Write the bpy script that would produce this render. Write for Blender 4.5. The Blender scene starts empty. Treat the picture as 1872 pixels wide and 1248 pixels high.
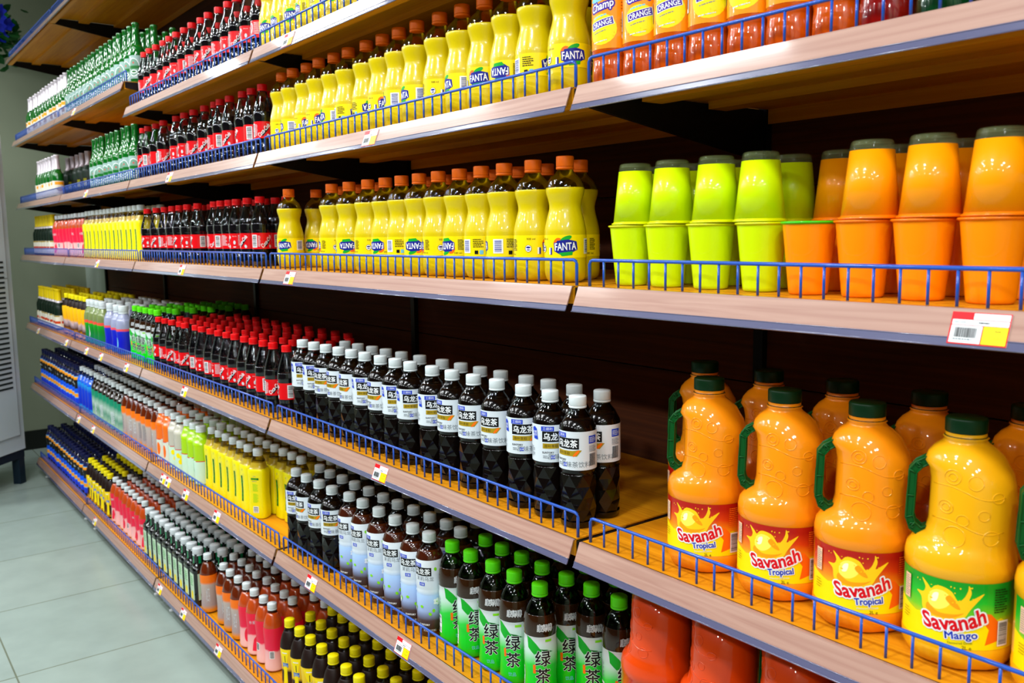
import bpy, bmesh, math, random
from mathutils import Vector, Matrix
random.seed(7)
sc = bpy.context.scene
C = sc.collection
PI = math.pi
# ------------------------------------------------------------------ camera, world, lights, exposure
cam_d = bpy.data.cameras.new('camera'); cam = bpy.data.objects.new('camera', cam_d); C.objects.link(cam); sc.camera = cam
YAW, PITCH, ROLL = 0.9180, 0.1204, -0.0137
F_ = Vector((-math.sin(YAW)*math.cos(PITCH), math.cos(YAW)*math.cos(PITCH), -math.sin(PITCH)))
R_ = Vector((math.cos(YAW), math.sin(YAW), 0)); U_ = R_.cross(F_)
R2_ = R_*math.cos(ROLL) + U_*math.sin(ROLL); U2_ = R2_.cross(F_)
M_ = Matrix((R2_, U2_, -F_)).transposed().to_4x4(); M_.translation = Vector((1.0946, -0.970, 1.527))
cam.matrix_world = M_
cam_d.sensor_width = 36.0; cam_d.lens = 1616.0/1872*36; cam_d.clip_start = .05
cam_d.dof.use_dof = True; cam_d.dof.focus_distance = 1.75; cam_d.dof.aperture_fstop = 8.0
w = bpy.data.worlds.new('world'); sc.world = w; w.use_nodes = True
w.node_tree.nodes['Background'].inputs[0].default_value = (.55, .62, .7, 1)
w.node_tree.nodes['Background'].inputs[1].default_value = .03
sc.view_settings.view_transform = 'Standard'; sc.view_settings.look = 'None'
sc.view_settings.exposure = -0.04; sc.view_settings.gamma = 1.0; sc.view_settings.use_curve_mapping = False
sc.cycles.transparent_max_bounces = 16
sc.cycles.max_bounces = 8
CEIL = 3.6
LAMPZ = 2.9
def area(x, y, sx, sy, p, z=LAMPZ, col=(.94, .98, 1)):
    l = bpy.data.lights.new('ceiling_and_fill_light', 'AREA'); l.shape = 'RECTANGLE'; l.size = sx; l.size_y = sy
    l.energy = p; l.color = col
    o = bpy.data.objects.new('ceiling_and_fill_light', l); o.location = (x, y, z); C.objects.link(o); return o
PANELS = [(-.92, -.775, .70, .08, 6.5), (-2.62, -.735, 1.05, .08, 10.5), (-2.58, -.335, 1.0, .06, 4.5), (-4.4, -.75, 1.0, .08, 6), (-3.0, -1.92, 1.1, .12, 6)]
for x, y, a_, b_, p_ in PANELS: area(x, y, a_, b_, p_)
SPOTS = [(x, y, p_) for y, p_ in ((-1.08, 18), (-1.55, 12), (-2.8, 21)) for x in (-4.9, -3.6, -2.3, -1.0, .3, 1.6, 2.7)]  # row farthest from the shelves is added frontal fill, not known fittings
for x, y, p_ in SPOTS: area(x, y, .2, .2, p_)
area(-5.55, -.75, .5, .5, 9, z=CEIL-.04)  # added fill lamp that brightens the upper left wall
# ------------------------------------------------------------------ materials
def lin(c):
    return tuple((v/255/12.92 if v/255 <= .04045 else ((v/255+.055)/1.055)**2.4) for v in c)+(1,)
MATS = {}
def mat(name, c, rough=.45, coat=0, metal=0, spec=.25, croug=.04):
    if name in MATS: return MATS[name]
    m = bpy.data.materials.new(name); m.use_nodes = True; b = m.node_tree.nodes['Principled BSDF']
    b.inputs['Base Color'].default_value = lin(c); b.inputs['Roughness'].default_value = rough
    b.inputs['Metallic'].default_value = metal; b.inputs['Coat Weight'].default_value = coat
    b.inputs['Coat Roughness'].default_value = croug; b.inputs['Specular IOR Level'].default_value = spec
    MATS[name] = m; return m
def clear(name, tint=(255, 255, 255), rough=.03, k=1.0):
    m = bpy.data.materials.new(name); m.use_nodes = True; n = m.node_tree; n.nodes.clear()
    o = n.nodes.new('ShaderNodeOutputMaterial'); t = n.nodes.new('ShaderNodeBsdfTransparent'); g = n.nodes.new('ShaderNodeBsdfGlossy')
    x = n.nodes.new('ShaderNodeMixShader'); f = n.nodes.new('ShaderNodeFresnel'); f.inputs[0].default_value = 1.5
    ma = n.nodes.new('ShaderNodeMath'); ma.operation = 'MULTIPLY'; ma.inputs[1].default_value = k; ma.use_clamp = True
    t.inputs[0].default_value = lin(tint); g.inputs['Roughness'].default_value = rough
    n.links.new(f.outputs[0], ma.inputs[0]); n.links.new(ma.outputs[0], x.inputs[0]); n.links.new(t.outputs[0], x.inputs[1])
    n.links.new(g.outputs[0], x.inputs[2]); n.links.new(x.outputs[0], o.inputs[0]); MATS[name] = m; return m
def ramp_mat(name, stops, axis=2, rough=.4, coat=.3, noise=0, nscale=30, metal=0):
    """printed colour bands along one axis of the thing; stops: (position in metres, colour)"""
    m = mat(name, (200, 200, 200), rough, coat, metal); n = m.node_tree; b = n.nodes['Principled BSDF']
    tc = n.nodes.new('ShaderNodeTexCoord'); sp = n.nodes.new('ShaderNodeSeparateXYZ'); n.links.new(tc.outputs['Object'], sp.inputs[0])
    lo, hi = stops[0][0], stops[-1][0]
    mr = n.nodes.new('ShaderNodeMapRange'); mr.inputs[1].default_value = lo; mr.inputs[2].default_value = hi
    src = sp.outputs[axis]
    if noise:
        nz = n.nodes.new('ShaderNodeTexNoise'); nz.inputs['Scale'].default_value = nscale; n.links.new(tc.outputs['Object'], nz.inputs['Vector'])
        ma = n.nodes.new('ShaderNodeMath'); ma.operation = 'MULTIPLY_ADD'; ma.inputs[1].default_value = noise
        n.links.new(nz.outputs[0], ma.inputs[0]); n.links.new(src, ma.inputs[2]); src = ma.outputs[0]
    n.links.new(src, mr.inputs[0]); cr = n.nodes.new('ShaderNodeValToRGB'); n.links.new(mr.outputs[0], cr.inputs[0])
    e = cr.color_ramp.elements
    for i, (z, c) in enumerate(stops):
        p = (z-lo)/(hi-lo)
        if i == 0: el = e[0]
        elif i == len(stops)-1: el = e[-1]
        else: el = e.new(p)
        el.position = p; el.color = lin(c)
    n.links.new(cr.outputs[0], b.inputs['Base Color']); return m
def wood(name, c1, c2, rough, scale, coat=0, stretch=(1, 30, 30), croug=.1):
    m = mat(name, c1, rough, coat, croug=croug); n = m.node_tree; b = n.nodes['Principled BSDF']
    tc = n.nodes.new('ShaderNodeTexCoord'); mp = n.nodes.new('ShaderNodeMapping'); mp.inputs['Scale'].default_value = stretch
    nz = n.nodes.new('ShaderNodeTexNoise'); nz.inputs['Scale'].default_value = scale; nz.inputs['Detail'].default_value = 6; nz.inputs['Distortion'].default_value = 1.5
    cr = n.nodes.new('ShaderNodeValToRGB'); cr.color_ramp.elements[0].position = .35; cr.color_ramp.elements[1].position = .65
    cr.color_ramp.elements[0].color = lin(c1); cr.color_ramp.elements[1].color = lin(c2)
    n.links.new(tc.outputs['Object'], mp.inputs[0]); n.links.new(mp.outputs[0], nz.inputs['Vector']); n.links.new(nz.outputs[0], cr.inputs[0]); n.links.new(cr.outputs[0], b.inputs['Base Color'])
    return m
WHITE = mat('white_print', (235, 238, 240), .4); BLACK = mat('black_print', (12, 12, 14), .4); GREY = mat('grey_print', (120, 128, 135), .5)
NAVY = mat('navy_print', (20, 30, 140), .4); BLUEP = mat('blue_print', (25, 60, 190), .4); REDP = mat('red_print', (215, 8, 25), .4)
GREENP = mat('green_print', (20, 165, 40), .4); DGREEN = mat('dark_green_print', (0, 100, 25), .4); YELP = mat('yellow_print', (250, 225, 0), .4)
ORANGEP = mat('orange_print', (250, 110, 10), .4); GOLD = mat('gold_print', (170, 140, 20), .4); LIMEP = mat('lime_print', (130, 215, 20), .4)
PINKP = mat('pink_print', (235, 40, 70), .4); PURPLE = mat('purple_print', (60, 15, 150), .4); PALE = mat('pale_print', (205, 215, 220), .5)
BROWNP = mat('brown_print', (150, 60, 10), .5); SKYP = mat('sky_print', (110, 190, 220), .4)
CLEAR = clear('clear_plastic', (238, 240, 240)); CLEARG = clear('clear_green_plastic', (110, 170, 90)); CLEARY = clear('clear_yellow_plastic', (235, 225, 150))
def cloudy(name, c, a=.45):
    m = mat(name, c, .15, 1); m.node_tree.nodes['Principled BSDF'].inputs['Alpha'].default_value = a; return m
CLOUDY = cloudy('cloudy_plastic', (160, 175, 120), .12); CLEARB = clear('clear_smoky_plastic', (190, 175, 160))
# ------------------------------------------------------------------ mesh helpers
class MB:
    def __init__(s): s.v = []; s.f = []; s.m = []; s.sm = []
    def add(s, vs, fs, mi=0, smooth=True):
        o = len(s.v); s.v += [tuple(v) for v in vs]
        for f in fs: s.f.append(tuple(i+o for i in f)); s.m.append(mi); s.sm.append(smooth)
        return s
    def box(s, a, b, mi=0):
        (x0, y0, z0), (x1, y1, z1) = a, b
        v = [(x0,y0,z0),(x1,y0,z0),(x1,y1,z0),(x0,y1,z0),(x0,y0,z1),(x1,y0,z1),(x1,y1,z1),(x0,y1,z1)]
        return s.add(v, [(0,3,2,1),(4,5,6,7),(0,1,5,4),(1,2,6,5),(2,3,7,6),(3,0,4,7)], mi, False)
    def tube(s, pts, r, n=8, mi=0, closed=False):
        P = [Vector(p) for p in pts]; vs = []; fs = []
        for i, p in enumerate(P):
            a = P[i-1] if (i or closed) else p; b = P[(i+1) % len(P)] if (i < len(P)-1 or closed) else p
            d = (b-a).normalized(); u = d.cross(Vector((0, 0, 1)));
            if u.length < .1: u = d.cross(Vector((0, 1, 0)))
            u.normalize(); w_ = d.cross(u)
            for k in range(n):
                t = 2*PI*k/n; vs.append(p+u*(r*math.cos(t))+w_*(r*math.sin(t)))
        L = len(P)
        for i in range(L if closed else L-1):
            for k in range(n):
                a = i*n+k; b = i*n+(k+1) % n; j = (i+1) % L; fs.append((a, b, j*n+(k+1) % n, j*n+k))
        if not closed: fs.append(tuple(range(n))[::-1]); fs.append(tuple((L-1)*n+k for k in range(n)))
        return s.add(vs, fs, mi)
    def build(s, name, mats, parent=None, loc=(0, 0, 0)):
        me = bpy.data.meshes.new(name); me.from_pydata(s.v, [], s.f)
        for m in (mats if isinstance(mats, (list, tuple)) else [mats]): me.materials.append(m)
        me.polygons.foreach_set('material_index', s.m); me.polygons.foreach_set('use_smooth', s.sm); me.update()
        bm = bmesh.new(); bm.from_mesh(me); bmesh.ops.recalc_face_normals(bm, faces=bm.faces) if getattr(s, 'recalc', False) else None
        bm.to_mesh(me); bm.free()
        o = bpy.data.objects.new(name, me); C.objects.link(o); o.location = loc
        if parent: o.parent = parent
        return o
def cr_spline(pts, n=4):
    out = []
    for i in range(len(pts)-1):
        p0 = pts[max(i-1, 0)]; p1 = pts[i]; p2 = pts[i+1]; p3 = pts[min(i+2, len(pts)-1)]
        for k in range(n):
            t = k/n
            out.append(tuple(.5*(2*b+(-a+c)*t+(2*a-5*b+4*c-d)*t*t+(-a+3*b-3*c+d)*t**3) for a, b, c, d in zip(p0, p1, p2, p3)))
    out.append(pts[-1]); return [(max(r, 0.0005), z) for r, z in out]
def rz(prof, z):
    for (r0, z0), (r1, z1) in zip(prof, prof[1:]):
        if z0 <= z <= z1 and z1 > z0: return r0+(r1-r0)*(z-z0)/(z1-z0)
    return prof[-1][0] if z > prof[-1][1] else prof[0][0]
def sq(t, k):
    """radius factor of a rounded square section"""
    return 1 if not k else 1/((abs(math.cos(t))**k+abs(math.sin(t))**k)**(1/k))
def lathe(mb, prof, segs=24, mi=0, k=0, knurl=0, top=False, bot=True, petal=0, smooth=True, off=0, asp=1):
    vs = []; fs = []; n = len(prof)
    for i, (r, z) in enumerate(prof):
        for j in range(segs):
            t = 2*PI*j/segs+off; q = r*sq(t, k)
            if knurl and 0 < i < n-1: q *= 1-knurl*(j % 2)
            if petal and z < .016: q *= 1-petal*(1-z/.016)*(.5-.5*math.cos(5*t))
            vs.append((q*math.sin(t), -q*math.cos(t)*asp, z))
    for i in range(n-1):
        for j in range(segs):
            a = i*segs+j; b = i*segs+(j+1) % segs; fs.append((a, b, b+segs, a+segs))
    if bot: fs.append(tuple(range(segs))[::-1])
    if top: fs.append(tuple((n-1)*segs+j for j in range(segs)))
    mb.add(vs, fs, mi, smooth); 
    return mb
def cut(prof, z0, z1):
    return [(rz(prof, z0), z0)]+[p for p in prof if z0+1e-5 < p[1] < z1-1e-5]+[(rz(prof, z1), z1)]
# ------------------------------------------------------------------ flat shapes for print (2-D, metres) and wrapping them round a body
def rect(x, y, w_, h): return ([(x-w_/2, y-h/2), (x+w_/2, y-h/2), (x+w_/2, y+h/2), (x-w_/2, y+h/2)], [(0, 1, 2, 3)])
def smooth(p, n=4):
    q = cr_spline([(x+9, y) for x, y in [p[-1]]+p+[p[0], p[1]]], n)
    return poly([(x-9, y) for x, y in q[n:-n-1]])
def poly(pts): return (list(pts), [tuple(range(len(pts)))])
def ell(x, y, a, b, n=20, rot=0):
    c, s = math.cos(rot), math.sin(rot)
    return poly([(x+a*math.cos(t)*c-b*math.sin(t)*s, y+a*math.cos(t)*s+b*math.sin(t)*c) for t in [2*PI*i/n for i in range(n)]])
def merge(*sh):
    v = []; f = []
    for a, b in sh: o = len(v); v += list(a); f += [tuple(i+o for i in q) for q in b]
    return (v, f)
def xf(sh, x=0, y=0, rot=0, sx=1, sy=None, arc=0):
    sy = sx if sy is None else sy; c, s = math.cos(rot), math.sin(rot); out = []
    for a, b in sh[0]:
        a *= sx; b *= sy
        if arc: b += arc*a*a
        out.append((x+a*c-b*s, y+a*s+b*c))
    return (out, sh[1])
def halo(sh, r):
    return merge(*[xf(sh, r*math.cos(t), r*math.sin(t)) for t in [2*PI*i/8 for i in range(8)]])
TXT = {}
def text(t, w_=None, h=None, bold=0, shear=0, leading=1.0):
    """text as filled 2-D outline, centred on the origin, scaled to width w_ or height h"""
    key = (t, bold, shear, leading)
    if key not in TXT:
        cu = bpy.data.curves.new('t', 'FONT'); cu.body = t; cu.offset = bold; cu.shear = shear; cu.resolution_u = 3; cu.space_line = leading
        cu.align_x = 'CENTER'
        o = bpy.data.objects.new('t', cu); C.objects.link(o); dg = bpy.context.evaluated_depsgraph_get(); dg.update()
        me = o.evaluated_get(dg).to_mesh(); vs = [(v.co.x, v.co.y) for v in me.vertices]; fs = [tuple(p.vertices) for p in me.polygons]
        o.evaluated_get(dg).to_mesh_clear(); C.objects.unlink(o); bpy.data.objects.remove(o); bpy.data.curves.remove(cu)
        TXT[key] = (vs, fs)
    vs, fs = TXT[key]
    if not vs: return ([], [])
    xs = [v[0] for v in vs]; ys = [v[1] for v in vs]; cx = (min(xs)+max(xs))/2; cy = (min(ys)+max(ys))/2
    s = w_/(max(xs)-min(xs)) if w_ else h/(max(ys)-min(ys)); s2 = h/(max(ys)-min(ys)) if h else s
    return ([((x-cx)*s, (y-cy)*s2) for x, y in vs], fs)
def bars(x, y, w_, h, vert=True, n=22, seed=1):
    rr = random.Random(seed); out = []; L = w_ if vert else h; p = 0; tot = []
    while p < L*.98:
        a = L/n*rr.choice((.4, .6, 1.0)); tot.append((p, min(a, L-p))); p += a+L/n*rr.choice((.4, .7))
    for p, a in tot:
        out.append(rect(x-w_/2+p+a/2, y, a, h) if vert else rect(x, y-h/2+p+a/2, w_, a))
    return merge(*out)
def micro(x, y, w_, h, rows, seed=1, fill=.45):
    rr = random.Random(seed); out = []
    for i in range(rows):
        yy = y+h/2-(i+.5)*h/rows; p = x-w_/2; end = x+w_/2-(0 if i % 3 else w_*.2)
        while p < end:
            a = min(w_*rr.uniform(.06, .22), end-p); out.append(rect(p+a/2, yy, a, h/rows*fill)); p += a+w_*.03
    return merge(*out)
def wrap(mb, shape, prof, mi, layer, k=0, asp=1, a0=0):
    vs, fs = shape
    if not vs: return
    bm = bmesh.new(); bv = [bm.verts.new((x, y, 0)) for x, y in vs]
    for f in fs:
        try: bm.faces.new([bv[i] for i in f])
        except ValueError: pass
    bmesh.ops.triangulate(bm, faces=[f for f in bm.faces if len(f.verts) > 4])
    x0 = min(v[0] for v in vs); x1 = max(v[0] for v in vs); st = .003; x = math.floor(x0/st)*st
    while x < x1:
        if x > x0: bmesh.ops.bisect_plane(bm, geom=bm.verts[:]+bm.edges[:]+bm.faces[:], plane_co=(x, 0, 0), plane_no=(1, 0, 0), dist=1e-7)
        x += st
    y0 = min(v[1] for v in vs); y1 = max(v[1] for v in vs); st = .012; y = math.floor(y0/st)*st
    while y < y1:
        if y > y0: bmesh.ops.bisect_plane(bm, geom=bm.verts[:]+bm.edges[:]+bm.faces[:], plane_co=(0, y, 0), plane_no=(0, 1, 0), dist=1e-7)
        y += st
    bm.verts.index_update(); R0 = max(p[0] for p in prof); out = []
    for v in bm.verts:
        t = v.co.x/R0+a0; r = rz(prof, v.co.y)*sq(t, k)+.00035+.00010*layer; out.append((r*math.sin(t), -r*math.cos(t)*asp, v.co.y))
    mb.add(out, [tuple(q.index for q in f.verts) for f in bm.faces], mi, False); bm.free()
def label_part(name, prof, z0, z1, base, decals, root, k=0, a=None, asp=1, segs=40, lay=1):
    """one label: printed band (or panel from angle a[0] to a[1]) plus its print; decals = [(shape, material)]"""
    mb = MB(); mats = [base]; p = cut(prof, z0, z1); p = [(r+.0003, z) for r, z in p]
    if a is None: lathe(mb, p, segs, 0, k=k, bot=False, asp=asp)
    else:
        vs = []; n = len(p); N = 24
        for r, z in p:
            for j in range(N+1):
                t = a[0]+(a[1]-a[0])*j/N; q = r*sq(t, k); vs.append((q*math.sin(t), -q*math.cos(t)*asp, z))
        mb.add(vs, [(i*(N+1)+j, i*(N+1)+j+1, (i+1)*(N+1)+j+1, (i+1)*(N+1)+j) for i in range(n-1) for j in range(N)], 0)
    for i, (sh, m) in enumerate(decals):
        if m not in mats: mats.append(m)
        wrap(mb, sh, prof, mats.index(m), i*.3+lay, k, asp)
    return mb.build(name, mats, root)
def empty(name, cat):
    o = bpy.data.objects.new(name, None); C.objects.link(o); o.empty_display_size = .05; o['category'] = cat; return o
def cap_part(root, z0, z1, r, m, knurl=.05, name='cap', segs=36, ring=True):
    mb = MB(); h = z1-z0
    lathe(mb, [(r*.97, z0+h*.2), (r, z0+h*.22), (r, z1-.0025), (r*.985, z1-.001), (r*.93, z1)], segs, knurl=knurl, top=True)
    if ring: lathe(mb, [(r*.99, z0), (r*1.01, z0+.0005), (r*1.01, z0+h*.15), (r*.97, z0+h*.18)], 24)
    return mb.build(name, m, root)
def body_parts(root, prof, body_m, neck_m, level, top, segs=26, k=0, petal=0, asp=1):
    mb = MB(); lathe(mb, cut(prof, prof[0][1], level), segs, k=k, petal=petal, top=True, asp=asp); mb.build('bottle_body', body_m, root)
    mb = MB(); lathe(mb, cut(prof, level, top), segs, k=k, bot=False, asp=asp); mb.build('bottle_neck', neck_m, root)
# ------------------------------------------------------------------ the kinds of thing on the shelves
def mk_fanta():
    R = empty('soda_bottle', 'soda bottle')
    pr = cr_spline([(.028, 0), (.0355, .005), (.0385, .016), (.0390, .030), (.0388, .043), (.0388, .084), (.0382, .094), (.0345, .111), (.0298, .130), (.0312, .143), (.0352, .157), (.0352, .167), (.0300, .180), (.0190, .191), (.0145, .198), (.0138, .205)], 3)
    pr = [(r*.962, z) for r, z in pr]
    body_parts(R, pr, mat('yellow_soda', (214, 190, 2), .3, .55, spec=.3), CLEARY, .166, .205, petal=.12)
    cap_part(R, .1985, .221, .0160, mat('orange_cap', (250, 110, 10), .4))
    def logo(x, y, r):
        t = text('FANTA', w_=.031, h=.0105, bold=.02); tb = text('FANTA', w_=.0335, h=.0125, bold=.07)
        L = [(ell(-.010, .004, .0075, .0085), ORANGEP), (ell(.001, .0105, .009, .0034, rot=.35), GREENP),
             (poly([(-.016, -.006), (-.012, .0085), (.004, .0095), (.0165, .006), (.0175, -.005), (.004, -.0115), (-.009, -.0105)]), NAVY),
             (poly([(-.010, -.0085), (.010, -.0075), (.009, -.0125), (-.006, -.0135)]), GREENP), (tb, NAVY), (t, WHITE)]
        return [(xf(s, x, y, r, 1.25), m) for s, m in L]
    zc = .0635
    D = logo(0, zc, .05)+logo(.1224, zc, PI)
    D += [(rect(.040, zc, .017, .027), WHITE), (bars(.040, zc, .012, .022, False, 16, 3), NAVY), (micro(.063, zc+.006, .018, .018, 5, 4), BLACK), (rect(.060, zc-.012, .006, .007), BLACK), (rect(.0685, zc-.012, .006, .008), SKYP),
          (ell(-.040, zc-.004, .0052, .0065), BLACK), (ell(-.040, zc-.004, .0046, .006), WHITE), (ell(-.040, zc-.002, .0035, .0018), NAVY), (ell(-.040, zc-.0065, .0028, .001), NAVY),
          (xf(text('500 ml', w_=.013), -.036, zc+.0135), BLACK), (rect(-.0235, zc-.008, .005, .012), WHITE), (rect(-.0222, zc-.008, .0025, .012), NAVY),
          (xf(text('500 ml', w_=.013), -.071, zc-.014), BLACK), (micro(-.066, zc+.003, .010, .022, 9, 5), BLACK)]
    D = D[:12]+[(([(x*1.2, y) for x, y in sh[0]], sh[1]), m) for sh, m in D[12:]]
    label_part('label', pr, .0435, .0835, mat('yellow_label', (250, 222, 0), .35, .4), D, R)
    return R
def mk_coke():
    R = empty('cola_bottle', 'cola bottle')
    pr = cr_spline([(.022, 0), (.0275, .004), (.0300, .014), (.0298, .026), (.0272, .040), (.0284, .052), (.0285, .100), (.0300, .112), (.0292, .128), (.0245, .148), (.0182, .168), (.0140, .182), (.0128, .188), (.0124, .197)], 3)
    body_parts(R, pr, mat('cola', (11, 9, 12), .08, 1), CLEAR, .129, .197, petal=.2)
    cap_part(R, .190, .209, .0145, mat('red_cap', (225, 5, 12), .4))
    zc = .076; D = []
    for x in (-.012, .078):
        t = text('Coca-Cola', w_=.047, h=.0125, bold=.02, shear=.35)
        D += [(xf(rect(0, 0, .03, .009), x+.003, zc-.004, .85), BLACK), (xf(t, x, zc, .80), WHITE), (ell(x+.013, zc-.016, .0042, .0055, rot=.4), PALE)]
    D += [(xf(text('Coca-Cola', w_=.015, shear=.3), .022, zc+.016), WHITE), (ell(.022, zc-.004, .0042, .0062), PALE), (rect(.022, zc-.018, .009, .003), WHITE),
          (micro(.046, zc+.003, .022, .034, 9, 2), PALE), (rect(-.053, zc, .020, .038), WHITE), (bars(-.053, zc, .015, .033, False, 20, 9), BLACK), (micro(-.036, zc, .008, .034, 10, 7), PALE)]
    label_part('label', pr, .0525, .1005, mat('red_label', (222, 8, 20), .35, .4), D, R)
    return R
def facet(mb, R0, z0, z1, rows, n, mi=0):
    rings = []
    for i in range(rows+1):
        z = z0+(z1-z0)*i/rows; r = R0*(1.0 if i % 2 else .965); rings.append([(r*math.sin(2*PI*(j+.5*(i % 2))/n), -r*math.cos(2*PI*(j+.5*(i % 2))/n), z) for j in range(n)])
    vs = [v for r in rings for v in r]; fs = []
    for i in range(rows):
        for j in range(n):
            a = i*n+j; b = i*n+(j+1) % n; c = a+n; d = b+n
            if i % 2 == 0: fs += [(a, b, c), (b, d, c)]
            else: fs += [(a, d, c), (a, b, d)]
    mb.add(vs, fs, mi, False)
def tea_head(x, zt, second):
    D = [(rect(x-.013, zt-.006, .024, .0085), BLUEP), (xf(text('三得利', h=.0058), x-.013, zt-.006), WHITE),
         (rect(x, zt-.0205, .046, .0195), BLACK), (xf(text('乌龙茶', w_=.041, h=.0145, bold=.02), x, zt-.0205), WHITE)]
    return D
OOL = [(.026, 0), (.031, .003), (.0325, .010), (.0325, .098), (.0310, .101), (.0325, .104), (.0335, .107), (.0335, .176), (.0322, .182), (.0250, .197), (.0155, .209), (.0138, .213), (.0134, .222)]
def mk_oolong():
    R = empty('oolong_tea_bottle', 'tea bottle'); mb = MB()
    tea = mat('black_tea_drink', (9, 4, 3), .16, .25)
    lathe(mb, [(.026, 0), (.0315, .003), (.0325, .012)], 26); facet(mb, .0328, .012, .096, 4, 8); lathe(mb, [(.0325, .096), (.0305, .0995), (.0325, .103), (.0335, .107), (.0335, .176), (.0325, .182), (.024, .1985)], 26, bot=False, top=True)
    mb.build('bottle_body', tea, R)
    mb = MB(); lathe(mb, [(.024, .1985), (.0155, .209), (.0138, .213), (.0134, .222)], 26, bot=False); mb.build('bottle_neck', CLEARB, R)
    cap_part(R, .214, .235, .0158, mat('white_cap', (218, 226, 228), .45), knurl=.02)
    zt = .175
    D = tea_head(-.004, zt, False)
    D += [(poly([(-.026, zt-.033), (.008, zt-.033), (.018, zt-.0315), (.024, zt-.032), (.015, zt-.043), (.002, zt-.0425), (-.026, zt-.0425)]), GOLD), (xf(text('原叶萃取', h=.006), -.010, zt-.0378), BLACK), (ell(.014, zt-.0375, .008, .0022, rot=.8), ORANGEP),
          (xf(text('SUNTORY', w_=.022, bold=.02), -.016, zt-.050), BLACK), (xf(text('原味茶饮料', h=.0105), .012, zt-.0575), GREY), (micro(-.020, zt-.058, .011, .006, 2), GREY), (rect(-.007, zt-.0585, .008, .0065), BLUEP), (xf(text('无糖', h=.004), -.007, zt-.0585), WHITE),
          (rect(.046, zt-.014, .018, .014), BLUEP), (micro(.046, zt-.014, .015, .010, 4, 8), PALE), (micro(.046, zt-.030, .017, .012, 6, 9), GREY), (bars(.046, zt-.050, .015, .022, True, 24, 5), BLACK),
          (poly([(-.050, zt-.006), (-.044, zt-.003), (-.039, zt-.007), (-.036, zt-.027), (-.046, zt-.026)]), BLUEP), (xf(text('闪耀\n特别', h=.010), -.0435, zt-.016, .1), WHITE), (micro(-.055, zt-.05, .02, .02, 7, 12), GREY),
          (rect(-.082, zt-.006, .024, .0085), BLUEP), (rect(-.094, zt-.0205, .020, .0195), BLACK), (rect(.094, zt-.0205, .020, .0195), BLACK)]
    label_part('label', [(.0335, 0), (.0335, .3)], .107, .176, mat('white_label', (214, 222, 228), .4, .3), D, R)
    return R
def mk_jasmine():
    R = empty('jasmine_tea_bottle', 'tea bottle')
    pr = [(.026, 0), (.0305, .003), (.0318, .012), (.0318, .098), (.0305, .101), (.0322, .105), (.0305, .110), (.0318, .114), (.0322, .180), (.0315, .186), (.0250, .199), (.0158, .212), (.0138, .217), (.0134, .226)]
    body_parts(R, pr, mat('brown_tea_drink', (62, 22, 8), .12, 1), CLEARB, .203, .226)
    cap_part(R, .218, .239, .0158, mat('white_cap', (218, 226, 228)), knurl=.02)
    base = ramp_mat('blue_white_label', [(.018, (40, 22, 15)), (.040, (70, 50, 50)), (.062, (150, 170, 210)), (.098, (165, 195, 232)), (.108, (215, 225, 235)), (.182, (226, 232, 238))])
    zt = .176; D = tea_head(-.004, zt, True)
    D += [(xf(text('茉莉乌龙', h=.0105), .002, zt-.037), GREY), (rect(-.004, zt-.050, .014, .008), BLUEP), (xf(text('无糖', h=.005), -.004, zt-.050), WHITE),
          (xf(text('SUNTORY', w_=.026, bold=.03), .0, .030), WHITE), (xf(text('无糖茶饮料', w_=.030), .012, .017), PALE)]
    rr = random.Random(5)
    for i in range(15):
        x = rr.uniform(-.095, .095); z = rr.uniform(.055, .125) if i % 3 else rr.uniform(.13, .165)
        if abs(x) < .028 and z > .12: x += .04
        D.append((ell(x, z, .0035, .0045, 8, rr.uniform(0, 3)), LIMEP))
    for x, z in ((-.035, .062), (.03, .085), (.07, .055), (-.075, .09)):
        D.append((merge(*[ell(x+.0045*math.cos(t), z+.0045*math.sin(t), .0042, .0035, 10, t) for t in (0, 1.26, 2.51, 3.77, 5.03)]), WHITE)); D.append((ell(x, z, .0015, .0015, 8), LIMEP))
    D += [(rect(.055, zt-.012, .014, .012), BLUEP), (micro(.055, zt-.045, .014, .045, 16, 9), GREY), (poly([(-.050, zt-.006), (-.044, zt-.003), (-.039, zt-.007), (-.038, zt-.024), (-.047, zt-.024)]), BLUEP)]
    label_part('label', pr, .018, .182, base, D, R)
    return R
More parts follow.
